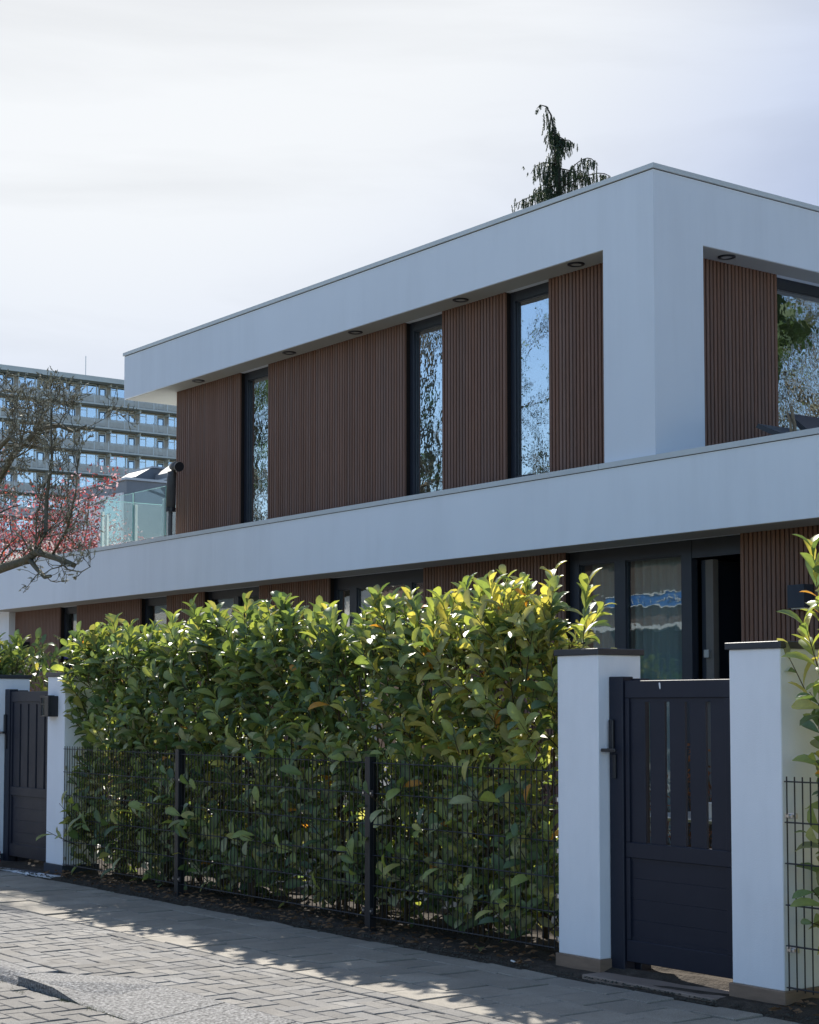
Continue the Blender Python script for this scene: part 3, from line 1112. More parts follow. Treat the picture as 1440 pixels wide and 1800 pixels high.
def fence_panel(t, x0, x1):
    wires = MB()
    n = int(round((x1 - x0) / 0.05))
    for i in range(n + 1):
        x = x0 + (x1 - x0) * i / n
        wires.box(x - 0.0026, x + 0.0026, YF - 0.0026, YF + 0.0026, 0.10, 1.155)
    tag(wires.build('upright_wires', M['fence_metal'], t), kind='stuff')
    for z in (0.115, 0.32, 0.52, 0.725, 0.928, 1.13):
        for dy in (-0.0062, 0.0062):
            MB().tube([(x0 - 0.01, YF + dy, z), (x1 + 0.01, YF + dy, z)], 0.0036, 6).build('cross_wire', M['fence_metal'], t)


def fence_post(t, x):
    MB().box(x - 0.028, x + 0.028, YF - 0.026, YF + 0.034, -0.03, 1.17, 0.004).build('post', M['fence_metal'], t)
    for z in (0.155, 0.93):
        for s in (-1, 1):
            bx = x + s * 0.043
            MB().box(min(x + s * 0.029, bx + s * 0.02), max(x + s * 0.029, bx + s * 0.02), YF - 0.02, YF - 0.012, z - 0.02, z + 0.02).build('clamp', M['fence_metal'], t)
            MB().tube([(bx, YF - 0.013, z), (bx, YF - 0.028, z)], 0.008, 8).build('bolt', M['steel'], t)


fn = thing('wire_fence', (-10.6, YF, -0.02), 'black welded wire fence with square posts in front of the long hedge', 'fence')
for a, b in ((-13.97, -11.93), (-11.85, -9.33), (-9.25, -7.45)):
    fence_panel(fn, a, b)
for x in (-11.89, -9.29):
    fence_post(fn, x)
for x, s in ((-7.437, 1), (-13.99, -1)):
    for z in (0.165, 0.41, 0.67, 0.965):
        MB().box(x - 0.012, x + 0.012, YF + 0.008, YF + 0.028, z - 0.014, z + 0.014, 0.003).build('wall_bracket', M['steel'], fn)
f2 = thing('wire_fence', (-4.4, YF, -0.02), 'black welded wire fence at the right picture edge beside the pillar', 'fence')
fence_panel(f2, -5.705, -3.1)
fence_post(f2, -3.06)
for z in (0.30, 0.96):
    MB().box(-5.728, -5.66, YF + 0.010, YF + 0.03, z - 0.014, z + 0.014, 0.003).build('wall_bracket', M['steel'], f2)
    for dx in (0.0, 0.026):
        MB().tube([(-5.695 + dx, YF + 0.01, z), (-5.695 + dx, YF - 0.008, z)], 0.008, 8).build('bolt', M['steel'], f2)

# ------------------------------------------------------------------ laurel hedges
# leaf template: length along +Y, face up +Z, folded along the midrib, bent back
LT = []
prof = [(0.0, 0.03), (0.16, 0.20), (0.42, 0.40), (0.68, 0.47), (0.88, 0.34), (1.0, 0.05)]
for t_, w in prof:
    z = 0.10 * math.sin(t_ * 2.2) - 0.22 * t_ * t_
    LT.append((-w, t_, z + 0.22 * w))
    LT.append((0, t_, z))
    LT.append((w, t_, z + 0.22 * w))
LT = np.array(LT, np.float32)
LT[:, 0] *= 0.47
LF = []
for i in range(len(prof) - 1):
    a = i * 3
    LF += [(a, a + 1, a + 4, a + 3), (a + 1, a + 2, a + 5, a + 4)]
LF = np.array(LF, np.int32)


def frames(d, nrm):
    """rotation matrices with column 1 = leaf direction, column 2 ~ leaf normal"""
    d = d / np.linalg.norm(d, axis=1, keepdims=True)
    x = np.cross(d, nrm)
    x /= np.maximum(np.linalg.norm(x, axis=1, keepdims=True), 1e-6)
    z = np.cross(x, d)
    return np.stack([x, d, z], axis=2)


def leaves_mesh(name, pos, rot, size, tint, m_, base):
    n = len(pos)
    k = len(LT)
    V = np.einsum('nij,kj->nki', rot, LT) * size[:, None, None] + pos[:, None, :] - np.array(base)
    F = (LF[None] + (np.arange(n) * k)[:, None, None]).reshape(-1, 4)
    T = np.repeat(tint, k, axis=0).reshape(n, k, 3).copy()
    T[:, 1::3, :] *= 1.18
    return np_mesh(name, V.reshape(-1, 3), F, T.reshape(-1, 3), m_, True)


PALETTE = {'green': (0.155, 0.215, 0.080), 'deep': (0.095, 0.150, 0.065), 'lime': (0.27, 0.32, 0.10), 'yellow': (0.44, 0.41, 0.13),
           'orange': (0.56, 0.27, 0.05), 'olive': (0.23, 0.235, 0.105), 'blue': (0.115, 0.180, 0.115), 'pale': (0.36, 0.375, 0.20)}
PN = list(PALETTE)


def grow_shoots(shoots, g):
    """shoots: list of (base, direction, length, nleaf, yellowness, upright); returns leaf arrays and stem tubes"""
    P_, D_, N_, S_, T_ = [], [], [], [], []
    stems = []
    for b, d, ln, nl, yel, upr in shoots:
        b = np.array(b, float)
        d = np.array(d, float)
        d /= np.linalg.norm(d)
        bend = g.normal(0, 0.12, 3)
        pts = [b + d * ln * s + bend * ln * s * s * 0.5 for s in (0, 0.35, 0.7, 1.0)]
        stems.append(pts)
        ref = np.array([1, 0, 0]) if abs(d[2]) > 0.8 else np.array([0, 0, 1.0])
        u = np.cross(d, ref)
        u /= np.linalg.norm(u)
        w = np.cross(d, u)
        ph = g.uniform(0, 6.28)
        for i in range(nl):
            s = 0.12 + 0.88 * (i + 0.5) / nl
            p = b + d * ln * s + bend * ln * s * s * 0.5
            ph += 2.4 + g.normal(0, 0.25)
            o = u * math.cos(ph) + w * math.sin(ph)
            open_ = (1.02 - 0.58 * s * upr) + g.normal(0, 0.2)
            dirv = d * math.cos(open_) + o * math.sin(open_)
            dirv[2] -= 0.10 * (1 - s) + g.uniform(-0.05, 0.10)
            nr = d * math.sin(open_) - o * math.cos(open_) + g.normal(0, 0.25, 3) + np.array([0, -0.45, 0.2])
            P_.append(p + o * 0.004)
            D_.append(dirv)
            N_.append(nr)
            S_.append(g.uniform(0.085, 0.178) * (0.75 if s > 0.93 else 1.0))
            q = g.random()
            if q < 0.003 + 0.012 * yel:
                c = 'orange'
            elif q < 0.02 + 0.60 * yel:
                c = 'yellow' if g.random() < 0.5 else 'lime'
            elif s > 0.6 and g.random() < 0.55:
                c = 'lime' if g.random() < 0.5 else 'green'
            else:
                c = ('green', 'deep', 'green', 'olive', 'blue', 'deep', 'pale' if p[2] < 1.25 else 'green', 'pale' if p[2] < 1.25 else 'deep', 'pale' if p[2] < 1.25 else 'olive')[int(g.integers(9))]
            T_.append(np.array(PALETTE[c]) * g.uniform(0.78, 1.22))
    return (np.array(P_), np.array(D_), np.array(N_), np.array(S_), np.array(T_)), stems


LEAFM = {}
for c in PN:
    LEAFM[c] = leaves_mesh('leaf_' + c, np.zeros((1, 3)), np.eye(3)[None], np.ones(1), np.array([PALETTE[c]]), M['leaf'], (0, 0, 0))


def build_hedge(t, shoots, g, trunks, nind=300, score=None):
    (P_, D_, N_, S_, T_), stems = grow_shoots(shoots, g)
    # the fence holds the lower foliage back; only a few leaves poke through
    Dn = D_ / np.linalg.norm(D_, axis=1, keepdims=True)
    tipy = P_[:, 1] + Dn[:, 1] * S_
    push = (P_[:, 2] < 1.12) & (np.minimum(tipy, P_[:, 1]) < 6.612) & (g.random(len(P_)) > 0.30)
    P_[push, 1] += 6.615 - np.minimum(tipy, P_[:, 1])[push]
    Rm = frames(D_, N_)
    base = np.array(BASE[t.name])
    sc = score(P_)
    order = np.argsort(sc)
    ind, rest = order[:nind], order[nind:]
    o = link_mesh('foliage', leaves_mesh('foliage', P_[rest], Rm[rest], S_[rest], T_[rest], M['leaf'], base), t)
    tag(o, kind='stuff')
    pal = np.array([PALETTE[c] for c in PN])
    for i in ind:
        c = PN[int(np.argmin(((pal - T_[i]) ** 2).sum(1)))]
        ob = link_mesh('leaf', LEAFM[c], t)
        mt = Matrix([list(r) for r in Rm[i]])
        ob.rotation_euler = mt.to_euler()
        ob.location = Vector(P_[i] - base)
        ob.scale = (S_[i],) * 3
    tw = MB()
    for pts in stems:
        tw.tube(pts, [0.0045, 0.004, 0.003, 0.002], 4, False)
    tag(tw.build('twigs', M['stem'], t), kind='stuff')
    for pts, r in trunks:
        MB().tube(pts, [r * (1 - 0.6 * k / (len(pts) - 1)) for k in range(len(pts))], 6).build('stem', M['stem'], t, smooth=True)


def hedge_shoots(x0, x1, g, n, htop, y0=6.66, y1=7.42, zlow=0.16, yel=lambda x: 0.0, tall=()):
    sh = []
    ends = 0.16
    for _ in range(n):
        x = g.uniform(x0, x1)
        h = htop(x)
        z = zlow + (h - zlow - 0.32) * g.random() ** 0.95
        face = g.random()
        if face < 0.48:
            y = y0 + abs(g.normal(0, 0.10)) + 0.06
        elif face < 0.62:
            y = y1 - abs(g.normal(0, 0.12))
        else:
            y = g.uniform(y0 + 0.08, y1 - 0.05)
        if -7.95 < x < -7.0:
            y = min(y, y0 + 0.3)
        out = (y - (y0 + y1) / 2) / ((y1 - y0) / 2)
        if z > 1.12:
            out *= 1.25
        k = 0.55 if z < 1.12 else 0.5
        ex = 0
        if x < x0 + 0.25:
            ex = -0.15
        if x > x1 - 0.25:
            ex = 0.0
        d = (g.normal(ex, 0.32), out * k + g.normal(0, 0.22), g.uniform(0.55, 1.0) if z > 0.5 else g.uniform(0.1, 0.8))
        ln = g.uniform(0.24, 0.44)
        sh.append(((x, y, z), d, ln, int(ln * 30), yel(x) * (1.0 if z > 0.9 else 0.35), 0.55))
    # low skirts that hide the foot of the hedge
    for _ in range(int((x1 - x0) * 42)):
        x = g.uniform(x0 + 0.1, x1)
        y = g.uniform(y0 + 0.03, y1 - 0.1)
        ln = g.uniform(0.2, 0.36)
        sh.append(((x, y, g.uniform(0.04, 0.42)), (g.normal(0, 0.5), g.normal(-0.1, 0.35), g.uniform(0.2, 0.9)), ln, int(ln * 32), yel(x) * 0.3, 0.4))
    # upright leaders along the top
    nt = int((x1 - x0) * 23)
    for i in range(nt):
        x = x0 + (x1 - x0) * (i + g.random()) / nt
        h = htop(x) + g.normal(0, 0.055)
        y = g.uniform(y0 - 0.02, y1 - 0.12 if x < -7.95 or x > -7 else y0 + 0.2)
        ln = g.uniform(0.30, 0.50)
        sh.append(((x, y, h - ln), (g.normal(0, 0.17), g.normal(-0.04, 0.15), 1), ln, int(ln * 34), yel(x), 0.95))
    for x, y, h in tall:
        sh.append(((x, y, h - 0.5), (g.normal(0, 0.08), g.normal(0, 0.06), 1), 0.5, 17, 0.9, 1.0))
    return sh


def trunks_for(x0, x1, g, n, h, y0=6.72, y1=7.3):
    tr_ = []
    for i in range(n):
        x = x0 + (x1 - x0) * (i + g.uniform(0.2, 0.8)) / n
        y = g.uniform(y0, y1)
        for _ in range(int(g.integers(1, 4))):
            lx, ly = g.normal(0, 0.16), g.normal(0, 0.10)
            hh = h * g.uniform(0.6, 0.9)
            pts = [(x + g.normal(0, .02), y, -0.02), (x + lx * 0.35, y + ly * 0.3, hh * 0.35), (x + lx * 0.8, min(y1, max(y0, y + ly * 0.7)), hh * 0.7), (x + lx * 1.1, min(y1, max(y0, y + ly)), hh)]
            tr_.append((pts, g.uniform(0.009, 0.018)))
    return tr_


def main_top(x):
    # low at the lantern pillar, a few taller crowns, tallest near the yellowing right end
    return 2.16 + 0.05 * math.sin(x * 2.1) + 0.04 * math.sin(x * 5.3 + 1) + (0.02 if -9.2 < x < -8.2 else 0) - (0.06 if x > -7.75 else 0)


def yellow(x):
    return min(1.0, max(0.03, (x + 9.6) / 1.3))


gh = np.random.default_rng(21)
hedge = thing('laurel_hedge', (-10.6, 7.05, 0.0), 'long evergreen laurel hedge behind the wire fence, yellowing at its right end', 'hedge')
sh = hedge_shoots(-13.92, -7.62, gh, 1120, main_top, yel=yellow, y1=7.26, tall=((-7.56, 6.92, 2.26), (-8.62, 6.95, 2.27), (-8.95, 7.0, 2.25), (-8.05, 6.9, 2.22), (-11.2, 6.95, 2.24), (-10.3, 6.95, 2.22)))
build_hedge(hedge, sh, gh, trunks_for(-13.8, -7.6, gh, 26, 2.0), 300, lambda p: p[:, 1] * 3 + np.hypot(p[:, 0], p[:, 1]) * 0.35 + np.abs(p[:, 2] - 1.3) * 0.3)
gl_ = np.random.default_rng(5)
hl = thing('laurel_hedge', (-17.4, 7.05, 0.0), 'bright green laurel hedge at the left picture edge behind the far pillar', 'hedge')
sh = hedge_shoots(-18.9, -15.95, gl_, 330, lambda x: 2.12 + 0.05 * math.sin(x * 4), yel=lambda x: 0.06, y0=6.75)
for xs_, zs_ in ((-15.75, 1.75), (-15.9, 1.85), (-15.6, 1.72)):
    sh.append(((xs_, 7.1, zs_), (0.6, 0.0, 0.75), 0.42, 13, 0.1, 0.8))
build_hedge(hl, sh, gl_, trunks_for(-18.8, -16.0, gl_, 10, 1.9), 60, lambda p: -p[:, 0])
gr_ = np.random.default_rng(9)
hr = thing('laurel_hedge', (-4.3, 7.05, 0.0), 'loose laurel hedge at the right picture edge with one shoot leaning left', 'hedge')
sh = hedge_shoots(-5.50, -3.2, gr_, 230, lambda x: 2.1 + 0.2 * min(1, max(0, (x + 5.5) / 0.4)), yel=lambda x: 0.5, y0=6.62)
sh += [((-5.52, 6.66, 1.38), (-0.30, -0.06, 0.62), 0.46, 5, 0.9, 1.0), ((-5.52, 6.64, 1.86), (0.0, -0.02, 1), 0.42, 16, 1.0, 1.0),
       ((-5.50, 6.62, 1.62), (-0.2, -0.1, 1), 0.34, 11, 1.0, 0.8), ((-5.52, 6.70, 0.5), (-0.1, -0.1, 0.8), 0.3, 9, 0.4, 0.6), ((-5.50, 6.70, 0.9), (-0.12, -0.1, 0.9), 0.33, 10, 0.5, 0.6),
       ((-5.52, 6.68, 1.15), (-0.15, -0.05, 0.9), 0.30, 9, 0.6, 0.7)]
build_hedge(hr, sh, gr_, trunks_for(-5.35, -3.2, gr_, 9, 1.9), 140, lambda p: p[:, 0] + p[:, 1] * 1.5)

# leaf litter and loose things on the soil
lit = MB()
for _ in range(900):
    x = rnd.uniform(-14.2, -5.0)
    y = 6.44 + abs(rnd.gauss(0, 0.16))
    if -7.45 < x < -5.7:
        continue
    s = rnd.uniform(0.010, 0.034)
    a = rnd.uniform(0, 6.28)
    z = 0.012 + rnd.uniform(0, 0.012) + min(0.03, (y - 6.42) * 0.2)
    dx, dy = s * math.cos(a), s * math.sin(a)
    ex, ey = -dy * 0.4, dx * 0.4
    n = len(lit.v)
    lit.v += [(x - dx, y - dy, z), (x + ex, y + ey, z + s * 0.5), (x + dx, y + dy, z + rnd.uniform(0, 0.3) * s), (x - ex, y - ey, z + s * 0.1)]
    lit.f += [(n, n + 1, n + 2), (n, n + 2, n + 3)]
tag(lit.build('leaf_litter', M['litter']), 'small brown dead leaves scattered along the soil edge', 'leaf litter', kind='stuff')
pe = MB()
for _ in range(1500):
    x = rnd.uniform(-15.4, -4.8)
    y = rnd.gauss(6.44, 0.028) if not (-7.5 < x < -5.7) else rnd.gauss(6.43, 0.02)
    s = rnd.uniform(0.003, 0.010)
    z = 0.0 + (0.012 if y > 6.43 else 0.0)
    n = len(pe.v)
    pe.v += [(x - s, y - s, z), (x + s, y - s * .6, z), (x + s * .5, y + s, z), (x - s, y + s * .7, z), (x, y, z + s)]
    pe.f += [(n, n + 1, n + 4), (n + 1, n + 2, n + 4), (n + 2, n + 3, n + 4), (n + 3, n, n + 4)]
tag(pe.build('loose_grit', M['joint']), 'loose grit and crumbs of soil along the pavement edge', 'grit', kind='stuff')


def single_leaf(name, c, loc, rot, size, label):
    me = LEAFM[c]
    o = link_mesh(name, me)
    o.location = loc
    o.rotation_euler = rot
    o.scale = (size,) * 3
    return tag(o, label, 'leaf')


single_leaf('fallen_leaf', 'olive', (-8.02, 6.50, 0.035), (0.1, 0.25, 1.0), 0.15, 'large green fallen leaf lying on the soil under the hedge')
bt = MB().tube([(-7.70, 6.475, 0.022), (-7.655, 6.462, 0.022)], 0.006, 8)
tag(bt.build('paper_scrap', M['white_plastic'], base=(-7.68, 6.47, 0.016)), 'tiny white rolled paper scrap on the soil near the pillar', 'litter')
# weeds in the gutter by the dropped kerb
wd = MB()
for cx_, cy_, n_, sp in ((-8.33, 3.97, 130, 0.16), (-8.86, 3.90, 50, 0.06), (-7.95, 3.97, 60, 0.12), (-9.2, 3.96, 30, 0.10)):
    for _ in range(n_):
        x = cx_ + rnd.gauss(0, sp)
        y = cy_ + rnd.gauss(0, 0.016)
        a = rnd.uniform(0, 6.28)
        h = rnd.uniform(0.006, 0.028)
        n = len(wd.v)
        wd.v += [(x - 0.002, y, -0.056), (x + 0.002, y + 0.001, -0.056), (x + math.cos(a) * h, y + math.sin(a) * h, -0.05 + h * 0.6)]
        wd.f.append((n, n + 1, n + 2))
tag(wd.build('gutter_weeds', M['grass']), 'dry grass and moss in the gutter by the dropped kerb', 'weeds', kind='stuff')

# ------------------------------------------------------------------ small things on the terrace and in the front garden
sp = thing('dried_plant', (-9.53, 11.16, 3.45), 'dry brown stalk standing on the terrace before the right upper window', 'plant')
pot = MB().lathe([(0.07, 0.0), (0.085, 0.22), (0.09, 0.24), (0.075, 0.24)], (-9.53, 11.16, 3.45), 14)
pot.build('pot', M['black_metal'], sp)
stk = MB()
for k in range(9):
    a = rnd.uniform(0, 6.28)
    r = rnd.uniform(0.01, 0.03)
    stk.tube([(-9.53 + 0.02 * math.cos(a), 11.16 + 0.02 * math.sin(a), 3.66), (-9.545 + r * math.cos(a), 11.16 + r * math.sin(a), 3.9), (-9.57 + 1.3 * r * math.cos(a) - 0.02, 11.16 + r * math.sin(a), 4.06 + rnd.uniform(-0.14, 0.10))], [0.009, 0.007, 0.003], 5)
tag(stk.build('dry_stalks', M['dry'], sp), kind='stuff')


def lounger(x, y, label, tilt, bl_=0.42):
    t = thing('sun_lounger', (x, y, 3.45), label, 'sun lounger', 'black loungers on the terrace')
    f_ = MB()
    f_.box(x - 0.1, x + 1.0, y - 0.28, y - 0.25, 3.70, 3.73)
    f_.box(x - 0.1, x + 1.0, y + 0.25, y + 0.28, 3.70, 3.73)
    f_.box(x - 0.1, x - 0.07, y - 0.25, y + 0.25, 3.70, 3.73)
    f_.box(x + 0.97, x + 1.0, y - 0.25, y + 0.25, 3.70, 3.73)
    f_.build('frame', M['black_metal'], t)
    for dx in (-0.08, 0.96):
        for dy in (-0.27, 0.24):
            MB().box(x + dx, x + dx + 0.03, y + dy, y + dy + 0.03, 3.452, 3.70).build('leg', M['black_metal'], t)
    bk = MB()
    c, s = math.cos(tilt), math.sin(tilt)
    bk.poly_prism([(x + 0.1, 3.735), (x + 0.1 - bl_ * c, 3.735 + bl_ * s), (x + 0.1 - bl_ * c + 0.03, 3.765 + bl_ * s), (x + 0.13, 3.775)], y - 0.24, y + 0.24)
    bk.build('backrest', M['black_metal'], t)
    MB().box(x + 0.12, x + 0.96, y - 0.24, y + 0.24, 3.732, 3.76).build('seat', M['black_metal'], t)
    return t


lounger(-9.72, 11.55, 'low black lounger on the terrace left of the dry stalk', 0.44, 0.52)
lounger(-9.90, 12.20, 'black lounger with raised end on the terrace right of the dry stalk', 0.68, 0.66)
# low dark arch behind the coping under the third upper window
ar = MB()
ar.tube([(-13.02, 10.99, 3.75), (-13.0, 10.99, 3.79), (-12.9, 10.99, 3.808), (-12.72, 10.99, 3.806), (-12.66, 10.99, 3.785), (-12.64, 10.99, 3.755)], 0.008, 8)
tag(ar.build('metal_hoop', M['black_metal'], base=(-12.83, 10.99, 3.75)), 'thin black metal hoop on the terrace coping below the blue-sky window', 'hoop')


def wicker_chair(x, y, rz, label):
    t = thing('wicker_chair', (x, y, 0.02), label, 'chair', 'wicker chairs in the front garden')
    c, s = math.cos(rz), math.sin(rz)

    def W(px, py, pz):
        return (x + px * c - py * s, y + px * s + py * c, 0.02 + pz)

    def wb(mb, a0, a1, b0, b1, c0, c1):
        n = len(mb.v)
        for zz in (c0, c1):
            mb.v += [W(a0, b0, zz), W(a1, b0, zz), W(a1, b1, zz), W(a0, b1, zz)]
        for q in ((0, 3, 2, 1), (4, 5, 6, 7), (0, 1, 5, 4), (1, 2, 6, 5), (2, 3, 7, 6), (3, 0, 4, 7)):
            mb.f.append(tuple(n + i for i in q))
    mb = MB()
    wb(mb, -0.26, 0.26, -0.26, 0.26, 0.36, 0.44)
    mb.build('seat', M['wicker'], t)
    mb = MB()
    for k in range(22):
        z = 0.46 + k * 0.025
        hw = 0.26 if k < 17 else 0.26 - 0.012 * (k - 16) ** 2 * 0.5
        mb.tube([W(-hw, 0.27 + k * 0.004, z), W(0, 0.30 + k * 0.004, z), W(hw, 0.27 + k * 0.004, z)], 0.0105, 5)
    tag(mb.build('backrest', M['wicker'], t), kind='stuff')
    mb = MB()
    mb.tube([W(-0.27, 0.27, 0.44), W(-0.27, 0.34, 0.92), W(-0.20, 0.36, 1.0), W(0, 0.37, 1.02), W(0.20, 0.36, 1.0), W(0.27, 0.34, 0.92), W(0.27, 0.27, 0.44)], 0.016, 8)
    mb.build('back_frame', M['wicker'], t)
    for sx in (-1, 1):
        mb = MB()
        for k in range(16):
            z = 0.05 + k * 0.025
            mb.tube([W(sx * 0.27, -0.26, z), W(sx * 0.27, 0.26, z)], 0.0105, 5)
        tag(mb.build('side_weave', M['wicker'], t), kind='stuff')
        mb = MB()
        mb.tube([W(sx * 0.28, -0.27, 0.44), W(sx * 0.28, -0.27, 0.64), W(sx * 0.28, 0.1, 0.66), W(sx * 0.28, 0.30, 0.66)], 0.018, 8)
        mb.build('armrest', M['wicker'], t)
        for sy in (-1, 1):
            mb = MB()
            wb(mb, sx * 0.26 - 0.02, sx * 0.26 + 0.02, sy * 0.25 - 0.02, sy * 0.25 + 0.02, 0.0, 0.37)
            mb.build('leg', M['wicker'], t)
    return t


wicker_chair(-6.95, 8.05, 0.6, 'brown wicker garden chair behind the right half of the near gate')
wicker_chair(-7.55, 8.55, -0.5, 'brown wicker garden chair farther back behind the near gate')
gt = thing('garden_table', (-8.2, 8.75, 0.02), 'low garden table with glass top behind the near gate', 'table')
MB().box(-8.75, -7.72, 8.42, 9.1, 0.72, 0.745, 0.004).build('table_top', M['steel_dull'], gt)
for dx in (-8.70, -7.80):
    for dy in (8.46, 9.02):
        MB().box(dx, dx + 0.04, dy, dy + 0.04, 0.02, 0.72).build('leg', M['white_plastic'], gt)
pb = thing('plant_pot', (-8.1, 8.6, 0.745), 'small white pot standing on the garden table', 'pot')
MB().lathe([(0.05, 0), (0.07, 0.10), (0.075, 0.105), (0.06, 0.105)], (-8.1, 8.6, 0.745), 14).build('pot_body', M['white_plastic'], pb)
MB().lathe([(0.058, 0.098), (0.02, 0.104)], (-8.1, 8.6, 0.745), 12).build('potting_soil', M['soil'], pb)


def twiggy_shrub(t, c, h, spread, n, m_twig, leafcol, g, leafsize=0.03, nleaf=14, m_leaf=None):
    tw = MB()
    P_, D_, N_, S_, T_ = [], [], [], [], []
    for _ in range(n):
        a = g.uniform(0, 6.28)
        r = spread * math.sqrt(g.random())
        p0 = np.array([c[0] + 0.25 * r * math.cos(a), c[1] + 0.25 * r * math.sin(a), c[2]])
        top = np.array([c[0] + r * math.cos(a), c[1] + r * math.sin(a), c[2] + h * g.uniform(0.55, 1.0)])
        mid = (p0 + top) / 2 + g.normal(0, 0.06, 3)
        tw.tube([p0, mid, top], [0.006, 0.004, 0.0015], 4, False)
        for k in range(nleaf):
            s = g.uniform(0.25, 1)
            p = mid + (top - mid) * (s * 2 - 1) if s > 0.5 else p0 + (mid - p0) * s * 2
            P_.append(p)
            D_.append(g.normal(0, 1, 3) + np.array([0, 0, 0.5]))
            N_.append(g.normal(0, 1, 3))
            S_.append(leafsize * g.uniform(0.6, 1.4))
            T_.append(np.array(leafcol) * g.uniform(0.6, 1.4))
    tag(tw.build('twigs', m_twig, t), kind='stuff')
    P_, D_, N_ = np.array(P_), np.array(D_), np.array(N_)
    o = link_mesh('foliage', leaves_mesh('foliage', P_, frames(D_, N_), np.array(S_), np.array(T_), m_leaf or M['far_leaf'], np.array(BASE[t.name])), t)
    tag(o, kind='stuff')


ds = thing('dry_shrub', (-16.2, 8.6, 0.02), 'dry brown shrub in the garden behind the far left gate', 'shrub')
twiggy_shrub(ds, (-16.4, 8.6, 0.02), 2.05, 0.55, 130, M['dry'], (0.17, 0.115, 0.07), np.random.default_rng(3), 0.045, 12)
ol = thing('olive_shrub', (-19.3, 10.0, 0.02), 'grey-green narrow-leaved shrub against the far dark door', 'shrub')
twiggy_shrub(ol, (-20.6, 10.0, 0.02), 2.55, 0.55, 110, M['stem'], (0.13, 0.15, 0.11), np.random.default_rng(4), 0.06, 14)
pq = MB().box(-24.06, -23.86, 11.312, 11.329, 2.24, 2.42, 0.003)
tag(pq.build('wall_plaque', M['blue_pot'], base=(-23.96, 11.33, 2.24)), 'small dark blue plaque on the frame of the far left door', 'plaque')
rs = thing('red_shrub', (-8.9, 9.5, 0.02), 'reddish twiggy shrub in the garden behind the near gate', 'shrub')
twiggy_shrub(rs, (-9.2, 9.6, 0.02), 1.25, 0.5, 90, M['stem'], (0.22, 0.09, 0.05), np.random.default_rng(14), 0.04, 12)

# bag at the foot of the far gate, cut by the picture edge
bg_ = thing('shopping_bag', (-14.98, 6.35, 0.0), 'dark bag with red and white bands at the left picture edge by the far gate', 'bag')
b_ = MB()
for k, (z, w, d) in enumerate(((0.0, 0.15, 0.07), (0.05, 0.17, 0.085), (0.20, 0.16, 0.08), (0.31, 0.12, 0.055), (0.36, 0.05, 0.02))):
    for i in range(12):
        a = 2 * math.pi * i / 12
        b_.v.append((-15.03 + w * math.cos(a) * (1 + 0.05 * math.sin(3 * a + k)), 6.33 + d * math.sin(a), z))
for k in range(4):
    for i in range(12):
        j = (i + 1) % 12
        b_.f.append((k * 12 + i, k * 12 + j, k * 12 + 12 + j, k * 12 + 12 + i))
b_.f.append(tuple(range(12))[::-1])
b_.f.append(tuple(range(48, 60)))
b_.build('bag_body', M['black_metal'], bg_, smooth=True)
for z, m_, r in ((0.10, 'white_plastic', 0.178), (0.135, 'red', 0.179), (0.06, 'red', 0.18), (0.18, 'white_plastic', 0.171)):
    rb = MB()
    n = 20
    for i in range(n):
        a = 2 * math.pi * i / n
        for zz in (z - 0.012, z + 0.014):
            rb.v.append((-15.03 + (r + 0.003) * math.cos(a) * 1.02, 6.33 + (r * 0.52 + 0.003) * math.sin(a), zz + 0.03 * math.sin(a * 2)))
    for i in range(n):
        j = (i + 1) % n
        rb.f.append((2 * i, 2 * j, 2 * j + 1, 2 * i + 1))
    rb.build('band', M[m_], bg_, smooth=True)


# ------------------------------------------------------------------ trees
def rot_about(v, axis, a):
    return Matrix.Rotation(a, 3, axis) @ v


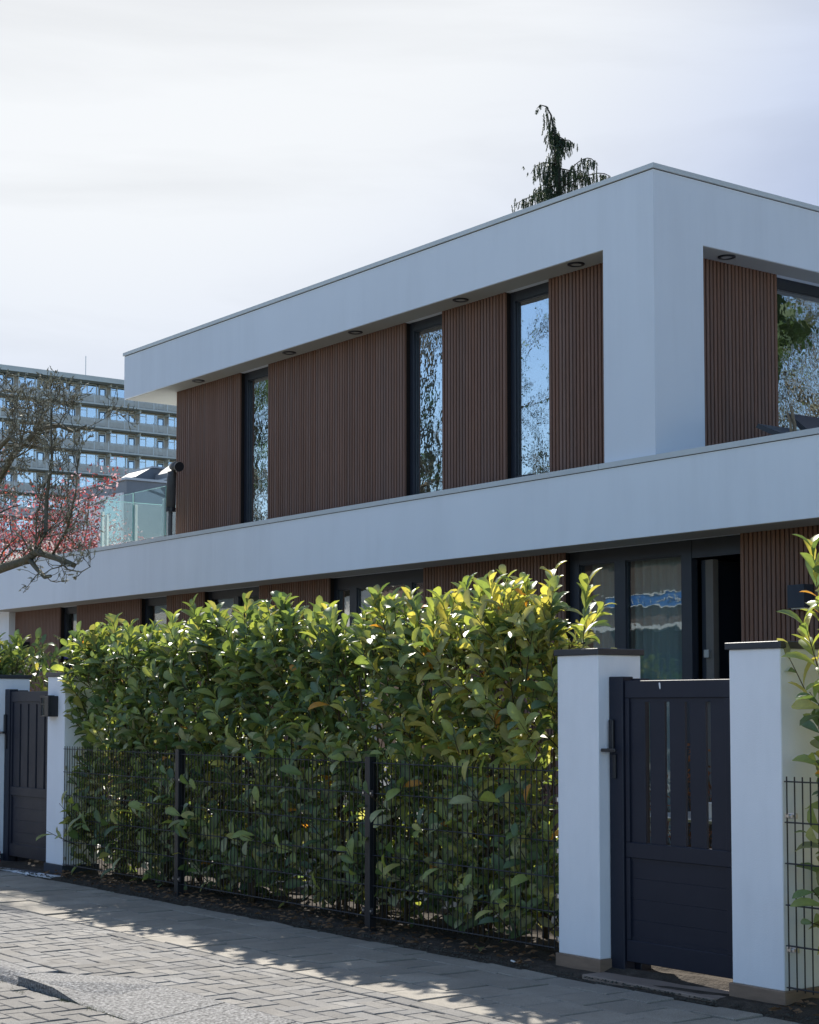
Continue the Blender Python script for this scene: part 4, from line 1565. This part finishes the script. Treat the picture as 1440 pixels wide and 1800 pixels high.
class Tree:
    def __init__(s, seed):
        s.g = random.Random(seed)
        s.wood = MB()
        s.fine = MB()
        s.tips = []

    def branch(s, p, d, ln, r, depth, up=0.25, kids=(4, 7), wig=0.22, shrink=0.55, rmin=0.004, angle=(0.5, 1.0), seg=5):
        g = s.g
        pts = [Vector(p)]
        d = Vector(d).normalized()
        dirs = []
        for i in range(seg):
            d = (d + Vector((g.gauss(0, wig), g.gauss(0, wig), g.gauss(0, wig) + up * 0.3))).normalized()
            pts.append(pts[-1] + d * (ln / seg))
            dirs.append(d.copy())
        rad = [max(rmin, r * (1 - 0.65 * i / seg)) for i in range(seg + 1)]
        (s.wood if r > 0.018 else s.fine).tube(pts, rad, 6 if r > 0.03 else (4 if r > 0.012 else 3), r > 0.012)
        if depth == 0:
            s.tips += [(pts[k], dirs[min(k, seg - 1)]) for k in range(2, seg + 1)]
            return
        n = g.randint(*kids)
        for k in range(n):
            t = 0.25 + 0.75 * (k + g.random()) / n
            i = min(seg - 1, int(t * seg))
            q = pts[i].lerp(pts[i + 1], t * seg - i)
            ax = dirs[i].cross(Vector((g.gauss(0, 1), g.gauss(0, 1), g.gauss(0, 1)))).normalized()
            nd = rot_about(dirs[i], ax, g.uniform(*angle))
            s.branch(q, nd, ln * shrink * g.uniform(0.7, 1.2) * (1.15 - 0.4 * t), max(rmin, rad[i] * 0.6), depth - 1, up, kids, wig, shrink, rmin, angle, max(3, seg - 1))

    def limb(s, pts, r0, r1, count, ln, depth=1, **kw):
        """hand-placed limb with side branches"""
        pts = [Vector(p) for p in pts]
        n = len(pts)
        rad = [r0 + (r1 - r0) * i / (n - 1) for i in range(n)]
        s.wood.tube(pts, rad, 8)
        g = s.g
        for k in range(count):
            t = g.uniform(0.05, 1) * (n - 1)
            i = min(n - 2, int(t))
            q = pts[i].lerp(pts[i + 1], t - i)
            dd = (pts[i + 1] - pts[i]).normalized()
            ax = dd.cross(Vector((g.gauss(0, 1), g.gauss(0, 1), g.gauss(0, 1)))).normalized()
            nd = rot_about(dd, ax, g.uniform(0.6, 1.3)) + Vector((0, 0, 0.35))
            s.branch(q, nd, ln * g.uniform(0.6, 1.3), max(0.006, rad[i] * 0.3), depth, **kw)


def buds_mesh(name, tips, size, n_, m_, base, g, stretch=2.0):
    V, F = [], []
    for _ in range(n_):
        p, d = tips[g.randrange(len(tips))]
        d = Vector(d)
        ax = d.cross(Vector((g.gauss(0, 1), g.gauss(0, 1), g.gauss(0, 1))))
        if ax.length < 1e-4:
            continue
        ax.normalize()
        w = d.cross(ax)
        s = size * g.uniform(0.6, 1.4)
        p = Vector(p) + ax * s * 0.6 - Vector(base)
        k = len(V)
        V += [p - d * s * stretch * 0.5, p + ax * s * .5, p + w * s * .5, p - ax * s * .5, p - w * s * .5, p + d * s * stretch]
        F += [(k, k + 2, k + 1), (k, k + 3, k + 2), (k, k + 4, k + 3), (k, k + 1, k + 4), (k + 5, k + 1, k + 2), (k + 5, k + 2, k + 3), (k + 5, k + 3, k + 4), (k + 5, k + 4, k + 1)]
    me = bpy.data.meshes.new(name)
    me.from_pydata([tuple(v) for v in V], [], F)
    me.materials.append(m_)
    return me


# bare budding tree reaching in from the left, in the front garden
mt_ = thing('magnolia_tree', (-22.3, 8.4, 0.02), 'bare budding tree with crooked mossy limbs reaching in from the left edge', 'tree')
T = Tree(5)
T.wood.tube([(-22.3, 8.4, -0.05), (-22.25, 8.42, 0.9), (-22.1, 8.45, 1.9), (-21.9, 8.5, 2.7)], [0.17, 0.145, 0.13, 0.11], 12)
kw = dict(up=0.5, kids=(4, 7), wig=0.32, rmin=0.0036)
T.limb([(-21.9, 8.5, 2.7), (-21.0, 8.55, 3.12), (-20.17, 8.6, 3.234), (-19.40, 8.6, 3.29), (-19.07, 8.6, 3.37), (-18.51, 8.58, 3.26), (-17.95, 8.55, 3.13)], 0.075, 0.032, 9, 0.55, 1, **kw)
T.limb([(-19.30, 8.6, 3.30), (-18.95, 8.55, 3.15), (-18.62, 8.5, 3.03), (-18.42, 8.48, 3.03)], 0.032, 0.02, 3, 0.45, 1, **kw)
T.limb([(-19.07, 8.6, 3.37), (-18.88, 8.62, 3.6), (-18.95, 8.66, 4.0), (-18.90, 8.7, 4.5), (-18.98, 8.72, 4.9), (-19.06, 8.75, 5.2)], 0.034, 0.008, 14, 0.55, 2, **kw)
T.limb([(-18.62, 8.58, 3.28), (-18.15, 8.55, 3.55), (-17.82, 8.5, 3.95), (-17.70, 8.48, 4.35)], 0.016, 0.006, 11, 0.42, 1, **kw)
T.limb([(-18.51, 8.58, 3.26), (-18.0, 8.5, 3.08), (-17.55, 8.45, 3.02), (-17.25, 8.42, 3.06)], 0.012, 0.004, 7, 0.22, 1, **kw)
T.limb([(-21.9, 8.5, 2.7), (-21.2, 8.3, 3.5), (-20.2, 8.2, 4.05), (-19.55, 8.15, 4.45), (-19.15, 8.15, 4.62), (-18.75, 8.1, 4.68), (-18.45, 8.1, 4.58)], 0.07, 0.012, 17, 0.55, 2, **kw)
T.limb([(-21.9, 8.5, 2.7), (-21.4, 8.8, 4.0), (-20.5, 8.9, 4.75), (-19.8, 8.95, 5.0), (-19.35, 9.0, 4.98), (-18.95, 9.0, 4.85), (-18.7, 9.05, 4.9)], 0.06, 0.01, 17, 0.55, 2, **kw)
T.limb([(-22.1, 8.45, 1.9), (-21.5, 8.2, 2.3), (-20.5, 8.0, 2.62), (-19.9, 7.95, 2.72), (-19.55, 7.9, 2.70)], 0.045, 0.018, 5, 0.35, 1, **kw)
T.limb([(-21.5, 8.2, 3.2), (-20.8, 8.1, 4.3), (-20.2, 8.1, 5.0), (-19.75, 8.1, 5.35)], 0.035, 0.01, 12, 0.52, 2, **kw)
T.limb([(-21.9, 8.5, 2.7), (-22.6, 8.6, 3.6), (-23.3, 8.7, 4.4), (-23.8, 8.7, 5.2)], 0.06, 0.012, 10, 0.7, 2, **kw)
T.wood.build('trunk', M['bark'], mt_, smooth=True)
tag(T.fine.build('twigs', M['bark'], mt_), kind='stuff')
o = link_mesh('buds', buds_mesh('buds', T.tips, 0.016, 5200, M['bud'], BASE[mt_.name], T.g), mt_)
tag(o, kind='stuff')


def leafy_mesh(name, pos, size, cols, m_, base, g, quad=True):
    n = len(pos)
    d = g.normal(0, 1, (n, 3))
    d /= np.linalg.norm(d, axis=1, keepdims=True)
    e = np.cross(d, g.normal(0, 1, (n, 3)))
    e /= np.linalg.norm(e, axis=1, keepdims=True)
    s = size * g.uniform(0.6, 1.4, (n, 1))
    p = pos - np.array(base)
    V = np.stack([p - d * s, p + e * s * 0.5, p + d * s, p - e * s * 0.5], 1).reshape(-1, 3)
    F = np.arange(n * 4).reshape(-1, 4)
    T_ = np.repeat(cols, 4, axis=0)
    return np_mesh(name, V, F, T_, m_)


# pink-flowering tree behind the terrace
bl = thing('blossom_tree', (-36.0, 15.6, 0.0), 'pink and red flowering tree behind the left end of the terrace ledge', 'tree')
T = Tree(8)
T.wood.tube([(-36, 15.6, -0.1), (-36.0, 15.6, 1.2), (-36.1, 15.6, 2.2)], [0.16, 0.13, 0.11], 10)
for k in range(11):
    a = k * 2.4
    T.branch((-36.1 + 0.05 * math.cos(a), 15.6, 1.6 + 0.07 * k), (math.cos(a) * 1.15, math.sin(a) * 0.9, 0.85), 3.9, 0.05, 2, up=0.22, kids=(5, 7), wig=0.2)
T.wood.build('trunk', M['bark'], bl, smooth=True)
tag(T.fine.build('twigs', M['bark'], bl), kind='stuff')
g = np.random.default_rng(31)
tp = np.array([tuple(p) for p, d in T.tips])
NBL = 30000
idx = g.integers(0, len(tp), NBL)
pos = tp[idx] + g.normal(0, 0.16, (NBL, 3))
pal = np.array([(0.50, 0.12, 0.14), (0.55, 0.22, 0.25), (0.66, 0.45, 0.47), (0.40, 0.08, 0.08), (0.50, 0.16, 0.10), (0.70, 0.58, 0.60), (0.22, 0.12, 0.10)])
cols = pal[g.integers(0, len(pal), NBL)] * g.uniform(0.3, 0.85, (NBL, 1))
tag(link_mesh('blossom', leafy_mesh('blossom', pos, 0.042, cols, M['petal'], BASE[bl.name], g), bl), kind='stuff')

# weeping conifer whose tip shows above the roof
cf = thing('weeping_conifer', (-35.8, 32.0, -0.2), 'dark weeping conifer whose drooping tip shows above the roof', 'tree')
g = np.random.default_rng(77)
trunk = [(-35.8, 32, -0.2), (-35.85, 32, 8), (-35.75, 32, 14), (-35.78, 32, 16.0), (-35.9, 32, 17.2), (-36.0, 32, 18.0), (-36.15, 32, 18.55), (-36.35, 32, 18.85), (-36.62, 32, 18.98), (-36.78, 32, 18.90)]
MB().tube(trunk, [0.35, 0.25, 0.13, 0.075, 0.05, 0.035, 0.025, 0.02, 0.012, 0.006], 8).build('trunk', M['dark_bark'], cf, smooth=True)
boughs = [  # tip and start heights traced from the picture: (start z, dx of tip, dy of tip, tip dz)
    (17.75, 0.62, 0.1, -0.05), (17.55, 0.50, -0.2, 0.0), (17.35, -0.45, 0.2, -0.1), (17.0, -1.05, -0.1, 0.25), (16.75, -1.45, 0.3, -0.05),
    (16.45, 0.95, 0.2, 0.28), (16.42, 1.75, -0.2, 0.45), (16.30, 1.8, 0.3, 0.2), (16.45, -1.75, -0.2, -0.1), (16.2, -1.0, 0.5, 0.05), (16.0, -1.6, 0.4, -0.15),
    (15.7, 1.9, 0.2, 0.2), (15.6, -2.0, -0.3, 0.1), (15.2, 2.1, 0.4, 0.1), (15.1, -2.2, 0.3, 0.1), (16.9, 0.25, 0.5, 0.0), (16.8, -0.3, -0.5, 0.0), (16.1, 0.3, -0.9, 0.1), (15.6, 0.5, 1.2, 0.0), (15.0, -0.4, -1.4, 0), (18.2, -0.28, 0.1, -0.2), (17.95, 0.25, 0.15, -0.1), (15.9, -1.75, 0.1, 0.1)]
for k in range(46):
    z = 14.8 - 0.27 * k
    a = k * 2.39
    boughs.append((z, (2.2 + 0.06 * k) * math.cos(a), (2.2 + 0.06 * k) * math.sin(a), 0.1))
bw_ = MB()
V, F, TT = [], [], []
tz = np.array([p[2] for p in trunk[:8]])
tx = np.array([p[0] for p in trunk[:8]])


def spray(p, ln):
    """hanging spray of scale foliage: a drooping thread with short side flecks"""
    n = max(5, int(ln / 0.020))
    q = np.array(p, float)
    sway = g.normal(0, 0.12, 2)
    for i in range(n):
        s = i / n
        q = q + np.array([sway[0] * 0.02, sway[1] * 0.02, -ln / n])
        for _ in range(3):
            a = g.uniform(0, 6.28)
            r = g.uniform(0.02, 0.085) * (1 - 0.45 * s)
            e = np.array([math.cos(a) * r, math.sin(a) * r, -g.uniform(0.03, 0.07)])
            w = np.array([-math.sin(a), math.cos(a), 0]) * 0.014
            k = len(V)
            V.extend([q - w, q + w, q + e])
            F.append((k, k + 1, k + 2))
            TT.extend([(0.055, 0.085, 0.060) if g.random() < 0.7 else (0.085, 0.11, 0.05)] * 3)


for z0, dx, dy, dz in boughs:
    x0 = float(np.interp(z0, tz, tx))
    n = 9
    pts = []
    for i in range(n + 1):
        s = i / n
        pts.append((x0 + dx * s, 32 + dy * s, z0 + dz * math.sin(s * 2.2) - 0.10 * s * s + (-0.12 * max(0, s - 0.85) * 6)))
    bw_.tube(pts, [0.026 * (1 - 0.6 * i / n) for i in range(n + 1)], 4)
    L_ = math.hypot(dx, dy)
    ns = int(14 + L_ * 22)
    for _ in range(ns):
        s = g.uniform(0.15, 1.0)
        if 0.25 < (s * 3.1 + z0) % 1.0 < 0.42 and L_ > 0.8:
            continue
        i = min(n - 1, int(s * n))
        p = np.array(pts[i]) + (np.array(pts[i + 1]) - np.array(pts[i])) * (s * n - i) + np.array([g.normal(0, 0.03), g.normal(0, 0.12), 0])
        spray(p, g.uniform(0.14, 0.62) * (1.0 if s < 0.85 else 0.55) * (0.75 if z0 > 17.5 else 1.0))
for _ in range(130):
    z = g.uniform(15.5, 18.7)
    spray((float(np.interp(z, tz, tx)) + g.normal(0, 0.06), 32 + g.normal(0, 0.1), z), g.uniform(0.15, 0.5))
for p in trunk[7:]:
    for _ in range(3):
        spray((p[0] + g.normal(0, 0.03), 32, p[2]), g.uniform(0.06, 0.16))
tag(bw_.build('boughs', M['dark_bark'], cf), kind='stuff')
tag(link_mesh('foliage', np_mesh('foliage', np.array(V) - np.array(BASE[cf.name]), None, np.array(TT), M['conifer'], F3=F), cf), kind='stuff')


# trees across the street and beside the house: they show in the window panes
def street_tree(x, y, h, seed, label, leaf, nleaf, spread=0.34, lsize=0.16, z0=-0.2, depth=3):
    t = thing('street_tree', (x, y, z0), label, 'tree', 'trees round the plot mirrored in the windows')
    T = Tree(seed)
    T.wood.tube([(x, y, z0 - 0.05), (x, y, h * 0.25), (x + 0.2, y, h * 0.55), (x + 0.1, y, h * 0.85)], [0.024 * h, 0.02 * h, 0.012 * h, 0.004 * h], 9)
    for k in range(13):
        a = k * 2.4
        zz = h * (0.22 + 0.05 * k)
        T.branch((x + 0.1, y, zz), (math.cos(a), math.sin(a), 0.55), h * spread * (1.15 - 0.05 * k), 0.006 * h, depth, up=0.5, kids=(4, 6), wig=0.2, rmin=0.012)
    T.wood.build('trunk', M['bark'], t, smooth=True)
    tag(T.fine.build('twigs', M['bark'], t), kind='stuff')
    if nleaf:
        g_ = np.random.default_rng(seed)
        tp_ = np.array([tuple(p) for p, d in T.tips])
        ps = tp_[g_.integers(0, len(tp_), nleaf)] + g_.normal(0, 0.3, (nleaf, 3))
        cs = np.array(leaf)[None] * g_.uniform(0.6, 1.5, (nleaf, 1))
        tag(link_mesh('crown', leafy_mesh('crown', ps, lsize, cs, M['far_leaf'], BASE[t.name], g_), t), kind='stuff')
    return t


street_tree(-46.5, -18.0, 10.5, 41, 'bare street tree across the road mirrored in the right front window', (0.16, 0.18, 0.10), 500, lsize=0.07)
street_tree(-58.0, -21.5, 25.0, 42, 'tall twiggy street tree across the road mirrored in the middle window', (0.14, 0.19, 0.10), 2200, 0.3, 0.09)
street_tree(-61.5, -14.5, 27.0, 43, 'dense green street tree across the road mirrored in the left window', (0.13, 0.20, 0.08), 12000, 0.3, 0.24)
street_tree(3.6, 33.0, 17.0, 44, 'budding tree beside the house mirrored in the side window', (0.15, 0.17, 0.09), 3500, 0.36, 0.10, -0.2)

# shop front across the street, mirrored in the terrace doors
sh_ = thing('shop_building', (-33.0, -14.5, -0.2), 'low dark brick building with a blue sign band across the road, mirrored in the doors', 'building')
MB().box(-52, -8, -22, -14.5, -0.2, 6.2).build('wall', M['brick_dark'], sh_)
MB().box(-52.2, -7.8, -22.2, -14.3, 6.2, 6.5).build('roof', M['zinc'], sh_)
sg = MB().box(-39.5, -30.5, -14.5, -14.35, 4.62, 4.96).build('sign_band', M['blue'], sh_)
sgl = MB()
sgl.box(-39.5, -30.5, -14.36, -14.33, 4.965, 5.0)
sgl.box(-39.5, -30.5, -14.36, -14.33, 4.58, 4.615)
sgl.build('sign_edge', M['white_plastic'], sg)
lt = MB()
x = -39.0
rr_ = random.Random(3)
while x < -31:
    w = rr_.uniform(0.06, 0.16)
    if rr_.random() < 0.86:
        hgt = rr_.choice((0.12, 0.12, 0.18))
        lt.box(x, x + 0.04, -14.35, -14.33, 4.71, 4.71 + hgt)
        o_ = rr_.choice((0.0, 0.05, 0.09))
        lt.box(x + 0.04, x + w, -14.35, -14.33, 4.71 + o_, 4.735 + o_)
    x += w + 0.08
tag(lt.build('sign_lettering', M['white_plastic'], sg), kind='stuff')
MB().box(-39.5, -30.5, -14.5, -13.6, 3.85, 4.0).build('awning', M['white_plastic'], sh_)
MB().box(-39.5, -30.5, -14.5, -14.42, 0.4, 3.1).build('shop_window', M['frame'], sh_)
s2 = thing('terraced_houses', (-78.0, -20.0, -0.2), 'pale rendered houses across the road, mirrored in the far lower windows', 'building')
MB().box(-100, -54, -26, -17.0, -0.2, 6.6).build('wall', M['pale_render'], s2)
MB().poly_prism([(-26.3, 6.6), (-21.5, 9.0), (-16.7, 6.6)], -100.2, -53.8, 'X').build('roof', M['roof_tile'], s2)
s3 = thing('blocker_house', (7.5, 16.0, -0.2), 'unseen brick house added right of the picture to darken the side wall', 'building')  # added out of view to darken the white house's side wall
MB().box(3.5, 12, 10.5, 24, -0.2, 7.4).build('wall', M['brick_dark'], s3)
MB().box(3.3, 12.2, 10.3, 24.2, 7.4, 7.7).build('roof', M['zinc'], s3)
s4 = thing('bounce_wall', (-2.1, 9.0, -0.2), 'unseen sand-coloured wall added right of the picture to bounce warm light', 'wall')  # added out of view so sunlight bounces warm onto pillars and lower cladding
MB().box(-2.2, -2.0, 6.6, 12.2, -0.2, 2.1).build('wall_body', M['sand_wall'], s4)
MB().box(-2.24, -1.96, 6.56, 12.24, 2.1, 2.16).build('coping', M['cap'], s4)
for k, (x_, y_, h_, w_) in enumerate(((-1.6, 15.5, 13.0, 'nearer'), (0.8, 19.5, 15.0, 'farther'))):  # evergreens added out of view to deepen shade on the upper side wall
    street_tree(x_, y_, h_, 61 + k, 'unseen dense evergreen added right of the picture to shade the side wall, the ' + w_ + ' of two beside the added house', (0.05, 0.08, 0.035), 14000, 0.34, 0.26, depth=2)
ch = thing('clipped_hedge', (-30.0, -11.0, -0.01), 'green clipped hedge across the road mirrored in the terrace doors', 'hedge')
g = np.random.default_rng(50)
ps = np.stack([g.uniform(-37, -22, 9000), g.uniform(-11.6, -10.4, 9000), g.uniform(0, 2.4, 9000)], 1)
cs = np.array([(0.06, 0.11, 0.03)]) * g.uniform(0.5, 1.5, (9000, 1))
tag(link_mesh('foliage', leafy_mesh('foliage', ps, 0.12, cs, M['far_leaf'], BASE[ch.name], g), ch), kind='stuff')

# ------------------------------------------------------------------ neighbouring house with dormers
nb = thing('neighbour_house', (-40.0, 24.0, -0.2), 'neighbouring house with grey zinc dormer behind the glass balustrade', 'house')
MB().box(-52, -38.2, 20.6, 30, -0.2, 4.9).build('wall', M['apt_brick'], nb)
rf = MB()
rf.poly_prism([(20.2, 4.9), (20.2, 5.0), (23.4, 6.9), (30.6, 6.9), (30.6, 4.9)], -52.2, -38.0, 'X')
rf.build('roof', M['roof_tile'], nb)
dm = MB().box(-42.38, -38.97, 20.0, 24.0, 5.0, 7.30)
dm = dm.build('dormer', M['zinc'], nb)
MB().box(-42.44, -38.91, 19.94, 24.1, 7.30, 7.36).build('dormer_roof', M['zinc_light'], dm)
MB().box(-41.45, -40.35, 19.96, 20.0, 5.2, 6.98).build('render_panel', M['white_frame'], dm)


def nb_window(x0, x1, z0, z1):
    mb = MB()
    mb.box(x0, x0 + 0.11, 19.93, 20.02, z0, z1)
    mb.box(x1 - 0.11, x1, 19.93, 20.02, z0, z1)
    mb.box(x0 + 0.11, x1 - 0.11, 19.932, 20.02, z1 - 0.11, z1)
    mb.box(x0 + 0.11, x1 - 0.11, 19.932, 20.02, z0, z0 + 0.11)
    w = mb.build('window', M['white_frame'], nb)
    MB().box(x0 + 0.11, x1 - 0.11, 19.96, 19.97, z0 + 0.11, z1 - 0.11).build('pane', M['glass_low'], w)
    MB().box(x0 + 0.11, x1 - 0.11, 19.98, 19.99, z0 + 0.11, z1 - 0.11).build('blind', M['interior_dark'], w)


nb_window(-42.2, -41.45, 5.3, 7.0)
nb_window(-40.33, -39.1, 5.65, 6.98)
# stepped zinc roof lights farther back
for x0, x1, y0, zt, sl_ in ((-46.35, -45.0, 23.4, 8.62, 0.30), (-44.75, -43.4, 23.9, 8.72, 0.36)):
    mb = MB()
    mb.poly_prism([(y0, 7.2), (y0, zt - sl_), (y0 + 0.5, zt), (y0 + 2.2, zt), (y0 + 2.2, 7.2)], x0, x1, 'X')
    d2 = mb.build('roof_light', M['zinc'], nb)
    mb = MB()
    mb.box(x0 - 0.05, x1 + 0.05, y0 + 0.5, y0 + 2.3, zt + 0.002, zt + 0.05)
    mb.build('flashing', M['zinc_light'], d2)
MB().box(-46.8, -43.2, 23.95, 28.0, 6.9, 8.15).build('rear_dormer', M['zinc'], nb)
MB().box(-46.9, -43.1, 23.85, 28.1, 8.15, 8.2).build('rear_dormer_roof', M['zinc_light'], nb)

# ------------------------------------------------------------------ gallery flats far behind
AX = -190.0
apt = thing('apartment_block', (AX - 7, 92.0, -0.2), 'tall gallery-access apartment block with rows of blue-glass windows far behind', 'apartment block')
FH, BAY = 2.885, 4.06
Y0, NB_, NF = 62.24, 13, 8
ZT = 41.2
MB().box(AX - 12, AX, Y0 - 20, Y0 + BAY * NB_ + 12, -0.2, ZT).build('wall', M['apt_brick'], apt)
rfa = MB().box(AX - 12.3, AX + 1.75, Y0 - 20.3, Y0 + BAY * NB_ + 12.3, ZT + 0.12, ZT + 0.72).build('roof_edge', M['apt_concrete'], apt)
MB().tube([(AX - 5, 94.2, ZT + 0.72), (AX - 5, 94.2, ZT + 4.6)], 0.05, 5).build('aerial', M['steel_dull'], rfa)
abase = BASE[apt.name]


def wm(build):
    mb = MB()
    build(mb)
    return mb


# shared meshes, local origin at the bay's lower corner on the facade plane
fm = MB()
for a, b, c, d in ((0.40, 0.50, 0.95, 2.45), (1.28, 1.38, 0.95, 2.45), (2.52, 2.62, 0.95, 2.45), (0.50, 2.52, 0.88, 0.97), (0.50, 2.52, 2.40, 2.50)):
    fm.box(0.0, 0.10, a, b, c, d)
fm.box(0.0, 0.10, 0.50, 1.28, 2.05, 2.12)
me_frame = fm.mesh('window', M['white_frame'])
dmh = MB()
for a, b, c, d in ((2.86, 2.95, 0.1, 2.5), (3.82, 3.91, 0.1, 2.5), (2.95, 3.82, 2.42, 2.50), (2.95, 3.82, 2.10, 2.16)):
    dmh.box(0.0, 0.10, a, b, c, d)
me_dframe = dmh.mesh('door_frame', M['white_frame'])
me_door = MB().box(0.012, 0.05, 2.95, 3.82, 0.1, 2.10).mesh('door', M['apt_door'])
me_dlight = MB().box(0.052, 0.06, 3.10, 3.66, 0.5, 1.95).mesh('door_glass', M['apt_glass'])
me_p1 = MB().box(0.05, 0.06, 0.50, 1.28, 0.97, 2.40).mesh('pane', M['apt_glass'])
me_p2 = MB().box(0.05, 0.06, 1.38, 2.52, 0.97, 2.40).mesh('pane', M['apt_glass'])
me_c1 = MB().box(0.012, 0.02, 0.50, 1.28, 0.97, 2.40).mesh('curtain', M['apt_curtain'])
me_c2 = MB().box(0.012, 0.02, 1.38, 2.52, 0.97, 2.40).mesh('curtain', M['apt_curtain'])
me_sl = MB().box(0.0, 0.08, 2.66, 2.80, 0.6, 2.45).mesh('side_light', M['apt_glass'])
me_pier = MB().box(0.0, 1.1, -0.10, 0.10, 2.25, 2.66).mesh('bracket', M['apt_concrete'])
me_post = MB().box(1.42, 1.50, 1.62, 1.70, -0.1, 1.15).mesh('post', M['white_frame'])
me_post2 = MB().box(1.42, 1.50, 3.55, 3.63, -0.1, 1.15).mesh('post', M['white_frame'])


def put(name, me, parent, y, z):
    o = link_mesh(name, me, parent, base=abase)
    if tuple(parent.location) == tuple(abase) or parent.location.length < 1e-6:
        o.location = (AX - abase.x, y - abase.y, z - abase.z)
    return o


gg = random.Random(2)
for fl in range(NF):
    zf = ZT + 0.12 - FH * (fl + 1) + 0.30
    gal = MB().box(AX, AX + 1.52, Y0, Y0 + BAY * NB_, zf - 0.22, zf).build('gallery', M['apt_concrete'], apt)
    rl = MB()
    y = Y0
    while y < Y0 + BAY * NB_:
        rl.box(AX + 1.47, AX + 1.49, y, y + 0.135, zf + 0.05, zf + 0.92)
        y += 0.16
    rl.box(AX + 1.46, AX + 1.50, Y0, Y0 + BAY * NB_, zf + 0.93, zf + 0.97)
    tag(rl.build('railing', M['apt_rail'], gal), kind='stuff')
    for b in range(NB_):
        y = Y0 + b * BAY
        w = put('window', me_frame, apt, y, zf)
        put('pane', me_p1, w, y, zf)
        put('pane', me_p2, w, y, zf)
        if gg.random() < 0.75:
            put('curtain', me_c2, w, y, zf)
        if gg.random() < 0.55:
            put('curtain', me_c1, w, y, zf)
        d = put('door', me_door, apt, y, zf)
        put('door_frame', me_dframe, d, y, zf)
        put('door_glass', me_dlight, d, y, zf)
        put('side_light', me_sl, d, y, zf)
        put('bracket', me_pier, gal, y, zf)
        put('post', me_post, gal, y, zf)
        put('post', me_post2, gal, y, zf)
